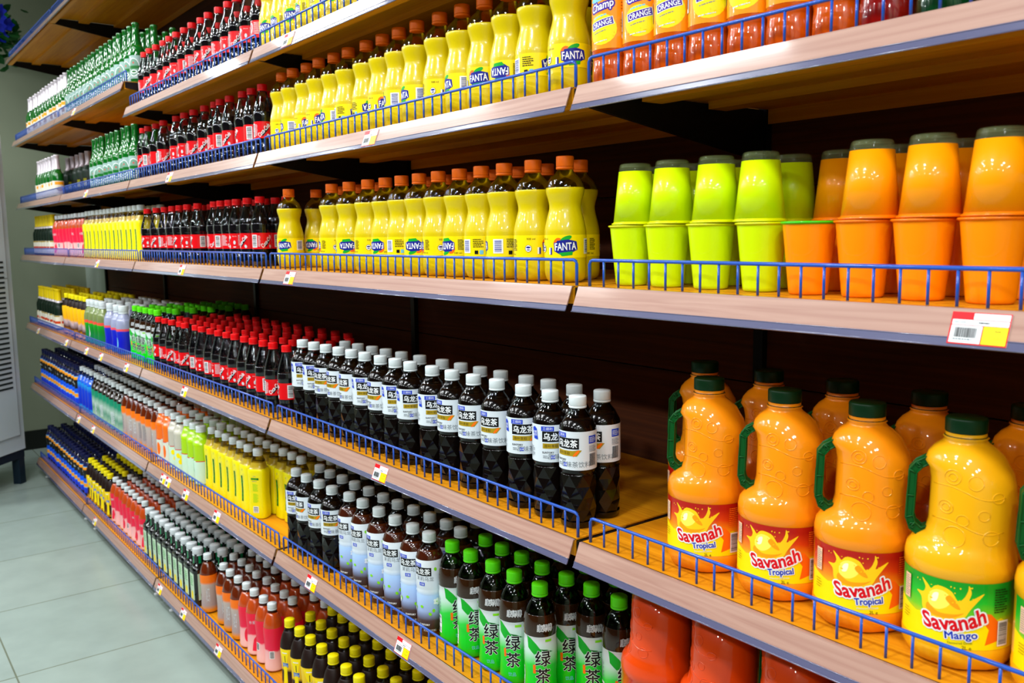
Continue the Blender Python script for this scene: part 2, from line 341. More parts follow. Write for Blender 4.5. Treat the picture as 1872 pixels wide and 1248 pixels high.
def mk_greentea():
    R = empty('green_tea_bottle', 'tea bottle')
    pr = cr_spline([(.024, 0), (.030, .004), (.0322, .014), (.0318, .030), (.0308, .050), (.0318, .075), (.0322, .110), (.0312, .128), (.0328, .140), (.0325, .160), (.0275, .185), (.0180, .202), (.0142, .208), (.0138, .219)], 3)
    body_parts(R, pr, mat('green_tea_drink', (44, 22, 6), .1, .7), CLEARG, .178, .219, petal=.1)
    cap_part(R, .210, .233, .0162, mat('lime_cap', (92, 228, 12), .4), knurl=.03)
    base = ramp_mat('green_white_label', [(.0, (0, 120, 25)), (.02, (0, 185, 20)), (.05, (0, 205, 22)), (.085, (40, 210, 60)), (.115, (190, 225, 205)), (.136, (205, 215, 215))], noise=.02, nscale=18)
    W = lambda s, y, sz, ch: [(halo(xf(text(ch, h=sz), s, y), .0012), WHITE), (halo(xf(text(ch, h=sz), s, y), .0005), BLACK)]
    D = [(poly([(-.030, .136), (-.020, .132), (-.008, .122), (.004, .108), (-.012, .100), (-.026, .112)]), GREENP), (poly([(.0, .112), (.012, .104), (.028, .104), (.014, .110)]), DGREEN)]
    D += W(.006, .092, .031, '绿')+W(.006, .056, .031, '茶')
    D += [(rect(-.012, .070, .0055, .018), ORANGEP), (rect(.018, .128, .014, .005), LIMEP), (rect(-.052, .047, .020, .042), WHITE), (bars(-.052, .047, .015, .036, False, 24, 6), BLACK), (micro(-.052, .094, .020, .034, 12, 3), GREY),
          (rect(.060, .095, .016, .05), YELP), (micro(.060, .095, .012, .04, 8, 4), REDP), (xf(text('饮品', h=.008), .004, .026), SKYP)]
    D2 = [(halo(xf(text('绿茶', h=.018), .09, .09), .001), WHITE), (xf(text('绿茶', h=.018), .09, .09), BLACK)]
    for x in (.010, -.09): D2 += [(halo(xf(text('康师傅', w_=.030, h=.014), x, .155), .0008), WHITE), (xf(text('康师傅', w_=.030, h=.014), x, .155), BLACK)]
    label_part('label', pr, .003, .136, base, D+D2, R)
    return R
def mk_yellowtea():
    R = empty('yellow_sleeve_bottle', 'drink bottle')
    pr = cr_spline([(.0275, 0), (.0300, .004), (.0305, .03), (.0285, .075), (.0290, .11), (.0305, .150), (.0290, .163), (.0235, .172), (.0185, .192), (.0138, .203), (.0134, .213)], 3)
    k = 4
    body_parts(R, pr, mat('yellow_drink', (190, 160, 40), .2, .8), CLEARY, .186, .213, k=k, asp=.92)
    cap_part(R, .207, .229, .0155, mat('white_cap', (218, 226, 228)), knurl=.02)
    D = [(rect(-.002, .085, .0125, .088), DGREEN), (micro(-.002, .085, .006, .075, 6, 3, .5), GREENP), (micro(.009, .12, .003, .035, 7, 5), GREY), (xf(text('茶', h=.006), .004, .150), GREY)]
    x = .096
    D += [(rect(x, .134, .026, .007), DGREEN), (micro(x, .134, .023, .004, 1, 2), LIMEP), (micro(x, .143, .012, .003, 1), GREY), (micro(x, .126, .02, .003, 1), GREY), (micro(x, .105, .018, .026, 9, 6), LIMEP), (micro(x, .070, .018, .030, 10, 8), LIMEP), (rect(x, .032, .018, .021), WHITE), (bars(x, .032, .015, .018, False, 9, 4), BLACK)]
    label_part('sleeve', pr, .003, .166, mat('yellow_sleeve', (238, 224, 0), .35, .4), D, R, k=k, asp=.92)
    return R
JZ = 1.02
def jugsec(z, S):
    for a, b in zip(S, S[1:]):
        if a[0] <= z <= b[0]:
            t = (z-a[0])/(b[0]-a[0]) if b[0] > a[0] else 0; return tuple(a[i]+(b[i]-a[i])*t for i in range(4))
    return S[-1]
JUG = [(0, 0, .052, .052), (.004, 0, .0585, .0585), (.014, 0, .0618, .0618), (.028, 0, .062, .062), (.029, 0, .0612, .0612), (.109, 0, .0612, .0612), (.110, 0, .062, .062), (.122, 0, .062, .062), (.132, 0, .0600, .0605), (.139, .002, .0565, .059), (.143, .004, .054, .0565), (.150, .0085, .0485, .0545),
       (.165, .0105, .0475, .053), (.195, .011, .0472, .052), (.215, .010, .0460, .050), (.228, .007, .0455, .047), (.236, .002, .0455, .044), (.246, .001, .0410, .040), (.254, .0, .0335, .0335), (.260, 0, .0255, .0255), (.264, 0, .0228, .0228), (.266, 0, .025, .025), (.268, 0, .0225, .0225), (.272, 0, .0225, .0225)]
JUG = [(z*JZ, a, b*1.01, c*1.01) for z, a, b, c in JUG]
def mk_jug(juice, juice_name, lab, plain=False):
    R = empty('juice_jug', 'juice jug'); mb = MB(); n = 40; vs = []
    for z, cx, rx, ry in JUG:
        for j in range(n):
            t = 2*PI*j/n; q = 1
            if z < .02: q = 1-.05*(1-z/.02)*(.5-.5*math.cos(8*t))
            x = rx*math.sin(t)*q
            vs.append((cx+x, -ry*math.cos(t)*q, z))
    L = len(JUG); fs = [(i*n+j, i*n+(j+1) % n, (i+1)*n+(j+1) % n, (i+1)*n+j) for i in range(L-1) for j in range(n)]+[tuple(range(n))[::-1]]
    mb.add(vs, fs)
    def on(x, z, extra=0):
        s = jugsec(z, JUG); u = max(-.95, min(.95, (x-s[1])/s[2])); return (x, -(s[3]*math.sqrt(1-u*u)+extra), z)
    for x, z, r in ((x_, z_*JZ, r_) for x_, z_, r_ in ((-.012, .226, .0085), (-.012, .226, .0045), (.012, .222, .0080), (-.018, .190, .0075), (-.018, .190, .004), (.0, .178, .0065), (.022, .186, .006), (-.008, .158, .0115), (.030, .160, .0085), (.036, .206, .006))):
        mb.tube([on(x+r*math.cos(a), z+r*math.sin(a), -.0001) for a in [2*PI*i/18 for i in range(18)]], .0007, 6, 0, True)
    for z0, z1 in ((.176, .170), (.217, .210)):
        mb.tube([on(-.032+.075*i/14, z0+(z1-z0)*i/14+.004*math.sin(i*.45), -.0002) for i in range(15)], .0008, 6)
    mb.build('bottle', mat(juice_name, juice, .4, .8, spec=.15), R)
    gm = mat('dark_green_cap', (0, 44, 14), .4)
    cp = cap_part(R, .2735, .2955, .0235, gm, knurl=.045, segs=48, ring=False)
    mb = MB(); lathe(mb, [(.0226, .2710), (.0238, .2713), (.0238, .2732), (.0226, .2735)], 32); mb.build('cap_ring', gm, cp)
    mb = MB()
    path = [(-.040, .240), (-.053, .232), (-.0605, .222), (-.0615, .190), (-.0625, .162), (-.058, .149), (-.046, .140), (-.036, .147)]
    inner = [(-.036, .232), (-.046, .226), (-.0525, .218), (-.0530, .190), (-.0545, .165), (-.052, .157), (-.045, .151), (-.038, .154)]
    vs = []
    path = [(a, b*JZ) for a, b in path]; inner = [(a, b*JZ) for a, b in inner]
    for (a, b), (c, d) in zip(path, inner):
        vs += [(a, -.008, b), (a, .008, b), (c, -.008, d), (c, .008, d)]
    fs = []
    for i in range(len(path)-1):
        o = i*4; p = o+4; fs += [(o, p, p+1, o+1), (o+2, o+3, p+3, p+2), (o, o+2, p+2, p), (o+1, p+1, p+3, o+3)]
    fs += [(0, 1, 3, 2), (len(vs)-4, len(vs)-2, len(vs)-1, len(vs)-3)]
    mb.add(vs, fs, 0, False)
    for P in (path, inner):
        for y in (-.0085, .0085): mb.tube([(a, y, b) for a, b in P], .0013, 6)
    for i in (1, 2, 3, 4, 5): 
        for y in (-.009, .009): mb.tube([(path[i][0], y, path[i][1]), (inner[i][0], y, inner[i][1])], .0010, 6)
    for i in (1, 5): mb.tube([((path[i][0]+inner[i][0])/2+.003*math.cos(a), -.0092, (path[i][1]+inner[i][1])/2+.003*math.sin(a)) for a in [2*PI*q/10 for q in range(10)]], .0008, 5, 0, True)
    mb.build('handle', mat('green_handle', (0, 76, 24), .4), R)
    if plain: return R
    z0, z1 = .0295*JZ, .1085*JZ; pr = [(.0618, 0), (.0618, .2)]; x0, x1 = -.086, .078
    rr = random.Random(3); D = []
    D += [(poly([(x0, z0), (x1, z0), (x1, .052), (.05, .068), (.02, .060), (-.015, .070), (-.05, .062), (x0, .072)]), YELP),
          (poly([(.018, .076), (.036, .074), (.052, .058), (.050, .042), (.030, .036), (.034, .055)]), ORANGEP)]
    splash = [(-.040, .068), (-.043, .082), (-.050, .088), (-.041, .089), (-.038, .096), (-.043, .106), (-.035, .100), (-.031, .096), (-.026, .101), (-.018, .102), (-.008, .098), (-.001, .088), (.005, .092), (.009, .101), (.010, .108), (.013, .099), (.011, .090), (.018, .094), (.027, .099), (.019, .088), (.012, .078), (.006, .068), (-.008, .061), (-.026, .060)]
    D += [(smooth(splash), mat('splash_yellow', (255, 205, 20), .4)), (smooth([(-.036, .070), (-.024, .064), (-.006, .066), (.006, .074), (-.004, .071), (-.022, .070), (-.034, .078)]), mat('splash_orange', (250, 160, 10), .4)),
          (smooth([(-.033, .078), (-.033, .090), (-.024, .097), (-.013, .095), (-.008, .086), (-.014, .077), (-.024, .073)]), mat('splash_light', (255, 238, 90), .4)), (smooth([(-.030, .082), (-.028, .091), (-.022, .093), (-.024, .083)]), mat('splash_white', (255, 250, 205), .4)),
          (smooth([(-.014, .088), (-.006, .080), (.002, .078), (-.004, .088), (-.010, .093)]), mat('splash_orange', (250, 160, 10), .4))]
    for i in range(26):
        D_ = ell(rr.uniform(-.052, .022), rr.uniform(.084, .106), rr.uniform(.0004, .0011), rr.uniform(.0004, .0011), 7); D.append((D_, mat('splash_yellow', (255, 205, 20))))
    sa = xf(xf(text('Savanah', w_=.070, h=.020, bold=.03), 0, 0, 0, 1, None, 4.5), -.004, .0605, .24)
    D += [(halo(sa, .0019), WHITE), (sa, REDP)]
    nm = 'Mango' if lab == 'mango' else 'Tropical'
    tn = xf(text(nm, w_=.034, h=.0115), .004, .0455, .14); D += [(halo(tn, .0014), WHITE), (halo(tn, .0004), BLUEP)]
    D += [(xf(text('Flavoured Drink', w_=.026), .003, .0375, .12), DGREEN if lab == 'mango' else PALE), (xf(text('2L e', h=.0042), .010, .0325), BLACK),
          (micro(.051 if lab != 'mango' else .048, .090, .018, .030, 10, 5), GREENP if 0 else (BLACK if lab == 'mango' else ORANGEP)),
          (rect(.052, .050, .015, .031), WHITE), (bars(.052, .050, .012, .027, False, 26, 7), BLACK), (rect(-.066, .088, .011, .030), mat('pale_peach', (240, 190, 150))), (micro(-.066, .088, .009, .026, 10, 8), GREY), (micro(-.066, .055, .012, .014, 4, 18, .25), BROWNP)]
    bg = ramp_mat('label_'+lab, [(.060, (245, 205, 0)), (.076, (120, 200, 30) if lab == 'mango' else (245, 140, 10)), (.092, (25, 185, 40) if lab == 'mango' else (215, 60, 10)), (.109, (10, 150, 30) if lab == 'mango' else (175, 20, 8))], noise=.012, nscale=25)
    label_part('label', pr, z0, z1, bg, D, R, a=(x0/.0618, x1/.0618), segs=48)
    return R
def mk_cup(col, cname, flip, lid):
    R = empty('drink_cup', 'drink cup'); H = .098; mb = MB(); body = mat(cname, col, .4, .45, spec=.15)
    pr = [(.0235, .0), (.0255, .002), (.0262, .006), (.0352, .0935)]
    tr = lambda p: [(r, (H-z)) for r, z in p][::-1] if flip else p
    if flip:
        mb = MB(); lathe(mb, tr(cut(pr, .0125, .0935)), 36, top=True); mb.build('cup', body, R)
        mb = MB(); lathe(mb, tr(cut(pr, 0, .0125)), 36, bot=False, top=True); lathe(mb, [(.024, H-.006), (.0235, H-.001)], 36, bot=False); mb.build('cup_base', CLOUDY, R)
        mb = MB(); lathe(mb, [(.037, 0), (.0385, .0008), (.0385, .0022), (.036, .0032), (.0352, .0046)], 36); mb.build('rim', lid, R)
    else:
        mb = MB(); lathe(mb, pr, 36); mb.build('cup', body, R)
        mb = MB(); lathe(mb, [(.0352, .0935), (.037, .0945), (.0385, .0955), (.0385, .0968), (.037, .0978)], 36, bot=False, top=True); mb.build('lid', lid, R)
    return R
def simple(name, cat, prof, body, neck, level, top, cap, lab=None, k=0, extra=None, asp=1, seg=20, petal=0, capname='cap', spl=True, knurl=.03):
    def f():
        R = empty(name, cat); pr = cr_spline(prof, 2) if spl else prof
        body_parts(R, pr, body(), neck() if neck else body(), level, top, segs=seg, k=k, asp=asp, petal=petal)
        if cap: cap_part(R, cap[0], cap[1], cap[2], cap[3](), knurl=knurl, segs=24, name=capname)
        if lab:
            z0, z1, m, D = lab(); label_part('label', pr, z0, z1, m, D, R, k=k, asp=asp, segs=24)
        if extra: extra(R, pr)
        return R
    return f
BEER = [(.024, 0), (.0285, .003), (.0305, .010), (.0308, .120), (.0290, .135), (.0200, .155), (.0150, .175), (.0128, .215), (.0125, .228), (.0145, .230), (.0145, .235), (.0130, .239)]
GLASSG = lambda: mat('green_glass', (8, 92, 22), .06, 1)
def beer_lab():
    D = []
    for s in (0, .097): D += [(ell(s, .062, .024, .036), WHITE), (ell(s, .062, .0215, .033), mat('silver_green', (110, 150, 130))), (rect(s, .062, .046, .012), DGREEN), (xf(text('BEER', w_=.026), s, .062), WHITE)][:3]+[(xf(text('★', h=.010), s, .080), REDP), (ell(s, .045, .014, .007), WHITE), (ell(s, .045, .010, .004), DGREEN)]
    return .018, .108, mat('silver_label', (150, 178, 172), .35, .3), D
def foil(z0, z1, m, nm='neck_foil'):
    def f(R, pr):
        mb = MB(); lathe(mb, [(r+.0008, z) for r, z in cut(pr, z0, z1)], 24, bot=False, top=True); mb.build(nm, m(), R)
    return f
def two(*fs):
    def f(R, pr):
        for g in fs: g(R, pr)
    return f
WCAP = lambda: mat('white_cap', (218, 226, 228)); YCAP = lambda: mat('yellow_cap', (240, 222, 5), .4); BCAP = lambda: mat('navy_cap', (5, 12, 60), .4)
PET = [(.024, 0), (.030, .004), (.0315, .012), (.0300, .045), (.0292, .080), (.0315, .120), (.0315, .150), (.0250, .178), (.0150, .198), (.0134, .203), (.0130, .213)]
CYL = [(.026, 0), (.0305, .003), (.0315, .010), (.0315, .150), (.0290, .165), (.0200, .190), (.0148, .203), (.0134, .208), (.0130, .216)]
def pink_lab():
    return .006, .150, ramp_mat('pink_white_sleeve', [(0, (240, 205, 205)), (.045, (245, 190, 185)), (.085, (245, 175, 175)), (.092, (235, 35, 75)), (.15, (232, 25, 60))], noise=.03, nscale=22), [(xf(text('水蜜桃', h=.012), 0, .12), PALE), (poly([(-.01, .02), (.006, .018), (.012, .045), (.006, .072), (-.004, .06), (-.008, .04)]), PINKP), (ell(.07, .05, .010, .024), PINKP), (rect(-.06, .06, .018, .026), WHITE), (bars(-.06, .06, .014, .022), BLACK)]
def stripes(name, st, D=None, z0=.006, z1=.15): return lambda: (z0, z1, ramp_mat(name, st, noise=.008, nscale=14), D() if D else [])
def squat(R):
    R.scale = (1, 1, .995); return R
KINDS = {
 'fanta': mk_fanta, 'coke': mk_coke, 'oolong': mk_oolong, 'jasmine': mk_jasmine, 'green': mk_greentea, 'yellow': mk_yellowtea,
 'jug_t': lambda: mk_jug((248, 142, 8), 'orange_juice_in_plastic', 'tropical'), 'jug_m': lambda: mk_jug((240, 170, 10), 'mango_juice_in_plastic', 'mango'),
 'jug_r': lambda: squat(mk_jug((222, 66, 0), 'red_juice_in_plastic', '', True)),
 'cup_l': lambda: mk_cup((205, 235, 0), 'lime_cup', False, mat('yellow_lid', (215, 220, 0), .3, .5)), 'cup_lf': lambda: mk_cup((205, 235, 0), 'lime_cup', True, mat('yellow_lid', (215, 220, 0))),
 'cup_o': lambda: mk_cup((255, 142, 0), 'orange_cup', False, mat('orange_lid', (245, 120, 5), .3, .5)), 'cup_of': lambda: mk_cup((255, 155, 0), 'orange_cup_b', True, mat('orange_lid', (245, 120, 5))),
 'cup_og': lambda: mk_cup((255, 142, 0), 'orange_cup', False, mat('green_lid', (60, 200, 20), .3, .5)),
 'beer': simple('beer_bottle', 'beer bottle', BEER, GLASSG, GLASSG, .15, .239, None, beer_lab, spl=False),
 'beer_w': simple('foil_neck_bottle', 'beer bottle', BEER, lambda: mat('green_glass', (8, 92, 22), .06, 1), None, .15, .20, None,
    lambda: (.015, .095, mat('cream_label', (225, 222, 205), .4), [(rect(s, .082, .05, .016), mat('amber_print', (245, 160, 10), .4)) for s in (-.07, 0, .07)]+[(ell(s, .05, .016, .012), GOLD) for s in (-.07, 0, .07)]), spl=False, extra=foil(.16, .238, lambda: mat('white_foil', (215, 205, 212), .3, 0, .3))),
 'beer_y': simple('yellow_foil_bottle', 'beer bottle', BEER, lambda: mat('dark_green_glass', (5, 28, 14), .06, 1), None, .15, .20, None,
    lambda: (.012, .085, mat('cream_label', (225, 222, 205)), [(rect(s, .045, .058, .014), mat('rust_print', (200, 60, 10), .4)) for s in (-.065, 0, .065)]+[(rect(s, .081, .05, .006), GOLD) for s in (-.065, 0, .065)]), spl=False,
    extra=two(foil(.172, .238, lambda: mat('yellow_foil', (225, 195, 0), .35)), foil(.160, .171, lambda: mat('white_foil', (215, 205, 212)), 'neck_band'))),
 'beer_d': simple('dark_wine_bottle', 'wine bottle', [(.03, 0), (.035, .004), (.036, .012), (.036, .13), (.033, .15), (.018, .17), (.0145, .18), (.0140, .225), (.0155, .228), (.0155, .238)], lambda: mat('dark_green_glass', (5, 28, 14)), None, .15, .238, None,
    lambda: (.05, .10, mat('dark_label', (14, 20, 16), .4), [(rect(s, .075, .02, .04), mat('olive_print', (120, 120, 20), .4)) for s in (-.09, 0, .09)]), spl=False, extra=foil(.165, .239, lambda: mat('silver_foil', (150, 140, 145), .35, 0, .4))),
 'pink': simple('pink_sleeve_bottle', 'drink bottle', PET, lambda: mat('pink_drink', (185, 70, 20), .15, .8), lambda: CLEARB, .196, .213, (.205, .226, .0155, WCAP), pink_lab),
 'can': simple('energy_drink_bottle', 'drink bottle', [(.026, 0), (.031, .003), (.032, .012), (.032, .085), (.029, .105), (.032, .13), (.031, .165), (.022, .19), (.018, .2), (.018, .203)], lambda: mat('black_drink', (10, 10, 12), .1, 1), None, .19, .203, (.198, .226, .0195, BCAP),
    stripes('blue_orange_bands', [(.0, (5, 5, 15)), (.02, (10, 15, 60)), (.026, (10, 50, 210)), (.050, (10, 60, 220)), (.054, (90, 190, 235)), (.058, (245, 160, 10)), (.074, (245, 150, 10)), (.078, (90, 190, 235)), (.082, (10, 70, 225)), (.1, (15, 90, 225)), (.106, (10, 12, 15)), (.15, (12, 13, 15)), (.156, (240, 150, 20)), (.166, (245, 160, 30)), (.170, (90, 180, 230)), (.174, (5, 20, 90)), (.19, (5, 12, 60))], z0=.004, z1=.188, D=lambda: [(xf(text('BOOST', w_=.0), s, .13), PALE) for s in ()]+[(micro(s, .128, .022, .012, 2, 4, .6), PALE) for s in (-.065, 0, .065)])),
 'bluep': simple('blue_water_bottle', 'drink bottle', CYL, lambda: mat('blue_drink', (10, 90, 215), .15, .8), lambda: CLEAR, .185, .216, (.208, .230, .0155, WCAP), stripes('blue_label', [(0, (10, 150, 225)), (.02, (20, 160, 230)), (.035, (10, 40, 190)), (.12, (10, 60, 205)), (.15, (30, 150, 225))])),
 'teal': simple('teal_label_bottle', 'drink bottle', CYL, lambda: mat('dark_tea_drink', (30, 16, 8), .12, 1), lambda: CLEARB, .196, .216, (.208, .230, .0155, WCAP), stripes('teal_label', [(0, (30, 150, 100)), (.03, (150, 185, 165)), (.06, (95, 150, 125)), (.09, (170, 195, 180)), (.125, (25, 140, 105)), (.155, (15, 135, 100))], lambda: [(micro(s, .06, .02, .06, 9, int(s*100)+9, .6), PALE) for s in (-.07, 0, .07)])),
 'ord': simple('orange_label_bottle', 'tea bottle', PET, lambda: mat('amber_tea_drink', (95, 32, 6), .12, 1), lambda: CLEARB, .196, .213, (.205, .226, .0155, WCAP), stripes('orange_grey_label', [(0, (215, 130, 20)), (.02, (225, 140, 30)), (.035, (165, 150, 150)), (.115, (190, 175, 165)), (.125, (245, 120, 10)), (.15, (245, 115, 5))], lambda: [(xf(text('冰红茶', h=.058, w_=.016), s, .075), PALE) for s in (.0, .095)]+[(micro(s, .075, .018, .07, 16, 3), GREY) for s in (.05, -.05)])),
 'orj': simple('wide_cap_juice_bottle', 'juice bottle', CYL, lambda: mat('orange_drink', (238, 110, 20), .2, .8), lambda: mat('orange_drink', (238, 110, 20)), .19, .216, (.200, .222, .019, WCAP), lambda: (.008, .095, mat('pale_label', (215, 220, 205), .4), [(rect(s, .0935, .05, .003), REDP) for s in (-.07, 0, .07)]+[(ell(s, .055, .010, .026), ORANGEP) for s in (-.06, .01, .08)])),
 'whj': simple('wide_cap_clear_bottle', 'juice bottle', CYL, lambda: mat('pale_drink', (190, 185, 170), .2, .8), lambda: CLEAR, .19, .216, (.200, .222, .019, WCAP), lambda: (.008, .095, mat('mint_label', (200, 230, 205), .4), [(rect(s, .0935, .05, .003), REDP) for s in (-.07, 0, .07)]+[(ell(s, z, .009, .010), YELP) for s, z in ((-.01, .07), (.005, .062), (.0, .045), (.07, .06), (-.07, .06))])),
 'lime': simple('wide_cap_lime_bottle', 'juice bottle', CYL, lambda: mat('lime_drink', (165, 210, 10), .2, .8), lambda: mat('lime_drink', (165, 210, 10)), .19, .216, (.200, .222, .019, WCAP), lambda: (.008, .095, mat('mint_label', (200, 230, 205)), [(rect(s, .0935, .05, .003), REDP) for s in (-.07, 0, .07)]+[(ell(s, z, .007, .008), GREENP) for s, z in ((.02, .075), (.024, .058), (.02, .04), (-.04, .06), (-.045, .04))]+[(micro(-.01, .045, .022, .03, 4, 5), DGREEN)])),
 'blk': simple('square_herbal_drink_bottle', 'drink bottle', [(.027, 0), (.0285, .003), (.029, .01), (.029, .140), (.026, .155), (.019, .168), (.018, .175), (.018, .205)], lambda: mat('black_drink', (10, 10, 12), .1, 1), None, .16, .205, (.198, .226, .0205, lambda: mat('pale_grey_cap', (205, 212, 215), .45)),
    lambda: (.02, .135, mat('black_drink', (10, 10, 12)), [(rect(s, .078, .036, .105), mat('pale_panel', (190, 215, 185), .4)) for s in (-.049, 0, .049, .098)]+[(ell(s, .045, .010, .016), YELP if i % 2 else BROWNP) for i, s in enumerate((-.049, 0, .049, .098))]+[(micro(s, .10, .022, .04, 5, 4), GREENP) for s in (-.049, 0, .049, .098)]), k=5, extra=foil(.168, .198, lambda: mat('green_neck_band', (0, 130, 75), .4), 'neck_band')),
 'honey': simple('yellow_cap_tea_bottle', 'tea bottle', PET, lambda: mat('dark_brown_drink', (28, 10, 5), .08, 1), lambda: CLEARB, .192, .213, (.203, .227, .0162, YCAP), lambda: (.010, .140, ramp_mat('brown_yellow_label', [(.0, (170, 110, 5)), (.04, (215, 150, 10)), (.055, (60, 25, 10)), (.09, (45, 20, 8)), (.1, (235, 190, 10)), (.14, (240, 200, 10))], noise=.05, nscale=24), [(poly([(-.018, .135), (.016, .138), (.006, .095), (.008, .02), (-.008, .02), (-.006, .095)]), YELP), (rect(0, .088, .022, .014), mat('steel_blue_print', (70, 110, 180), .4)), (micro(0, .088, .018, .009, 2, 6), PALE), (rect(.0, .128, .018, .003), WHITE), (rect(.001, .108, .0025, .022), BLACK), (rect(.06, .05, .018, .03), WHITE), (bars(.06, .05, .014, .026), BLACK)]), petal=.1),
 'sport_b': simple('domed_cap_blue_bottle', 'sports drink bottle', [(.03, 0), (.036, .004), (.037, .012), (.034, .06), (.037, .11), (.037, .14), (.030, .165), (.022, .18), (.0195, .19)], lambda: mat('lilac_bottle', (150, 155, 185), .15, .8), None, .16, .19, (.186, .222, .022, WCAP), lambda: (.006, .118, ramp_mat('blue_sport_sleeve', [(0, (20, 120, 170)), (.02, (10, 20, 170)), (.075, (15, 25, 190)), (.108, (20, 40, 190)), (.112, (235, 80, 90)), (.118, (235, 80, 90))], noise=.004), [(poly([(-.02, .02), (.0, .05), (-.01, .09), (.005, .095), (.015, .05), (-.005, .015)]), SKYP), (ell(.08, .05, .01, .03), SKYP)]), petal=.15, knurl=0),
 'sport_g': simple('domed_cap_green_bottle', 'sports drink bottle', [(.03, 0), (.034, .004), (.035, .012), (.032, .06), (.035, .11), (.035, .14), (.028, .165), (.020, .18), (.018, .19)], lambda: mat('olive_clear_bottle', (120, 135, 80), .15, .8), None, .16, .19, (.186, .220, .0205, WCAP), lambda: (.006, .118, ramp_mat('green_sport_sleeve', [(0, (30, 150, 110)), (.03, (15, 110, 70)), (.08, (10, 130, 30)), (.108, (20, 160, 30)), (.112, (235, 80, 60)), (.118, (235, 80, 60))], noise=.01), [(poly([(-.02, .02), (.0, .05), (-.01, .09), (.005, .095), (.015, .05), (-.005, .015)]), PALE)]), petal=.15, knurl=0),
 'amber': simple('amber_label_bottle', 'tea bottle', PET, lambda: mat('dark_brown_drink', (28, 10, 5)), lambda: CLEARB, .192, .213, (.203, .227, .017, YCAP), lambda: (.008, .160, ramp_mat('amber_label', [(0, (225, 140, 5)), (.04, (240, 165, 10)), (.07, (70, 30, 10)), (.10, (190, 165, 170)), (.115, (240, 170, 10)), (.16, (245, 185, 15))], noise=.06, nscale=18), [])),
}
def champ_kind(juice, jn, lab_c, lname, word):
    def f():
        R = empty('orangeade_bottle', 'juice drink bottle'); pr = cr_spline([(.027, 0), (.0315, .004), (.0325, .012), (.032, .03), (.031, .045), (.0325, .058), (.0325, .165), (.030, .185), (.020, .205), (.0145, .215), (.0138, .228)], 3)
        body_parts(R, pr, mat(jn, juice, .2, 1), CLEAR, .20, .228, petal=.1); cap_part(R, .22, .24, .016, mat('orange_cap', (250, 105, 12)))
        D = []
        if word:
            D = [(ell(0, .110, .026, .024), YELP), (ell(-.002, .160, .022, .006, rot=.2), SKYP), (halo(xf(text('Champ', w_=.042, h=.016, bold=.02, shear=.2), 0, .145, .2), .0026), PURPLE), (xf(text('Champ', w_=.042, h=.016, bold=.02, shear=.2), 0, .145, .2), WHITE), (xf(micro(0, 0, .030, .005, 1, 3), 0, .131, .2), SKYP),
                 (xf(rect(0, 0, .042, .0125), 0, .119, .2), WHITE), (xf(rect(0, 0, .040, .011), 0, .119, .2), PURPLE), (xf(text('ORANGE', w_=.036, h=.0085, bold=.02), 0, .119, .2), WHITE), (xf(micro(0, 0, .030, .003, 1, 8), 0, .107, .2), GREY), (xf(micro(0, 0, .032, .0035, 1, 9), .0, .092, .12), PALE)]
            for s in (.045, -.088): D += [(micro(s, .150, .026, .024, 5, 3, .2), BROWNP), (micro(s, .118, .026, .014, 3, 4, .2), BROWNP), (ell(s-.006, .098, .0055, .006), WHITE), (ell(s-.006, .1005, .005, .0032), SKYP), (ell(s-.006, .0955, .004, .002), GREENP), (ell(s+.006, .098, .003, .003), GREY)]
            D += [(rect(-.048, .115, .022, .030), WHITE), (bars(-.048, .117, .018, .022, True, 22, 3), BLACK)]
            D = [(([(x, y-.022) for x, y in sh[0]], sh[1]), m) for sh, m in D]
            rr = random.Random(4)
            for i in range(22): D.append((ell(rr.uniform(-.1, .1), rr.uniform(.068, .09), .0009, .0009, 6), YELP))
        else:
            for s in (-.06, .01, .08): D += [(rect(s, .11, .024, .04), WHITE if lname == 'orange_plain_label' else DGREEN), (bars(s, .11, .02, .03), BLACK)] if lname == 'orange_plain_label' else [(ell(s, .10, .007, .007), WHITE), (ell(s, .10, .005, .005), DGREEN), (micro(s, .14, .03, .02, 4, 3), PALE)]
        label_part('label', pr, .058, .165, mat(lname, lab_c, .35, .4), D, R); return R
    return f
KINDS['champ'] = champ_kind((196, 78, 2), 'red_orange_drink', (250, 150, 8), 'orange_label', True)
KINDS['champ_d'] = champ_kind((130, 8, 5), 'dark_red_drink', (250, 160, 8), 'orange_label', True)
KINDS['champ_b'] = champ_kind((190, 40, 5), 'red_orange_drink', (235, 120, 30), 'orange_plain_label', False)
KINDS['champ_g'] = champ_kind((4, 60, 25), 'green_drink', (0, 85, 40), 'dark_green_label', False)
# ------------------------------------------------------------------ putting things on the shelves
HZ = {1: 2.043, 2: 1.762, 3: 1.441, 4: 1.006, 5: .614, 6: .114}; HDE = 2.147; H0 = 2.648; H5A = .674
PROTO = {}
ORD = 'first second third fourth fifth sixth seventh eighth ninth tenth eleventh twelfth thirteenth fourteenth fifteenth sixteenth seventeenth eighteenth nineteenth twentieth'.split()
SH = {1: 'sixth shelf up', 2: 'fifth shelf up', 3: 'fourth shelf up', 4: 'third shelf up', 5: 'second shelf up', 6: 'lowest shelf'}
ROW = ['front row', 'second row', 'third row', 'fourth row', 'fifth row', 'sixth row']
def place(kind, x, y, z, rot, label, group):
    if kind not in PROTO:
        PROTO[kind] = [KINDS[kind](), False]; 
    root, used = PROTO[kind]
    if not used: o = root; PROTO[kind][1] = True
    else:
        o = root.copy(); C.objects.link(o)
        for ch in root.children:
            c = ch.copy(); C.objects.link(c); c.parent = o
            for g in ch.children: d = g.copy(); C.objects.link(d); d.parent = c
    o.location = (x, y, z+.0006); o.rotation_euler = (0, 0, rot); o['label'] = label
    if group: o['group'] = group
    return o
PEND = []
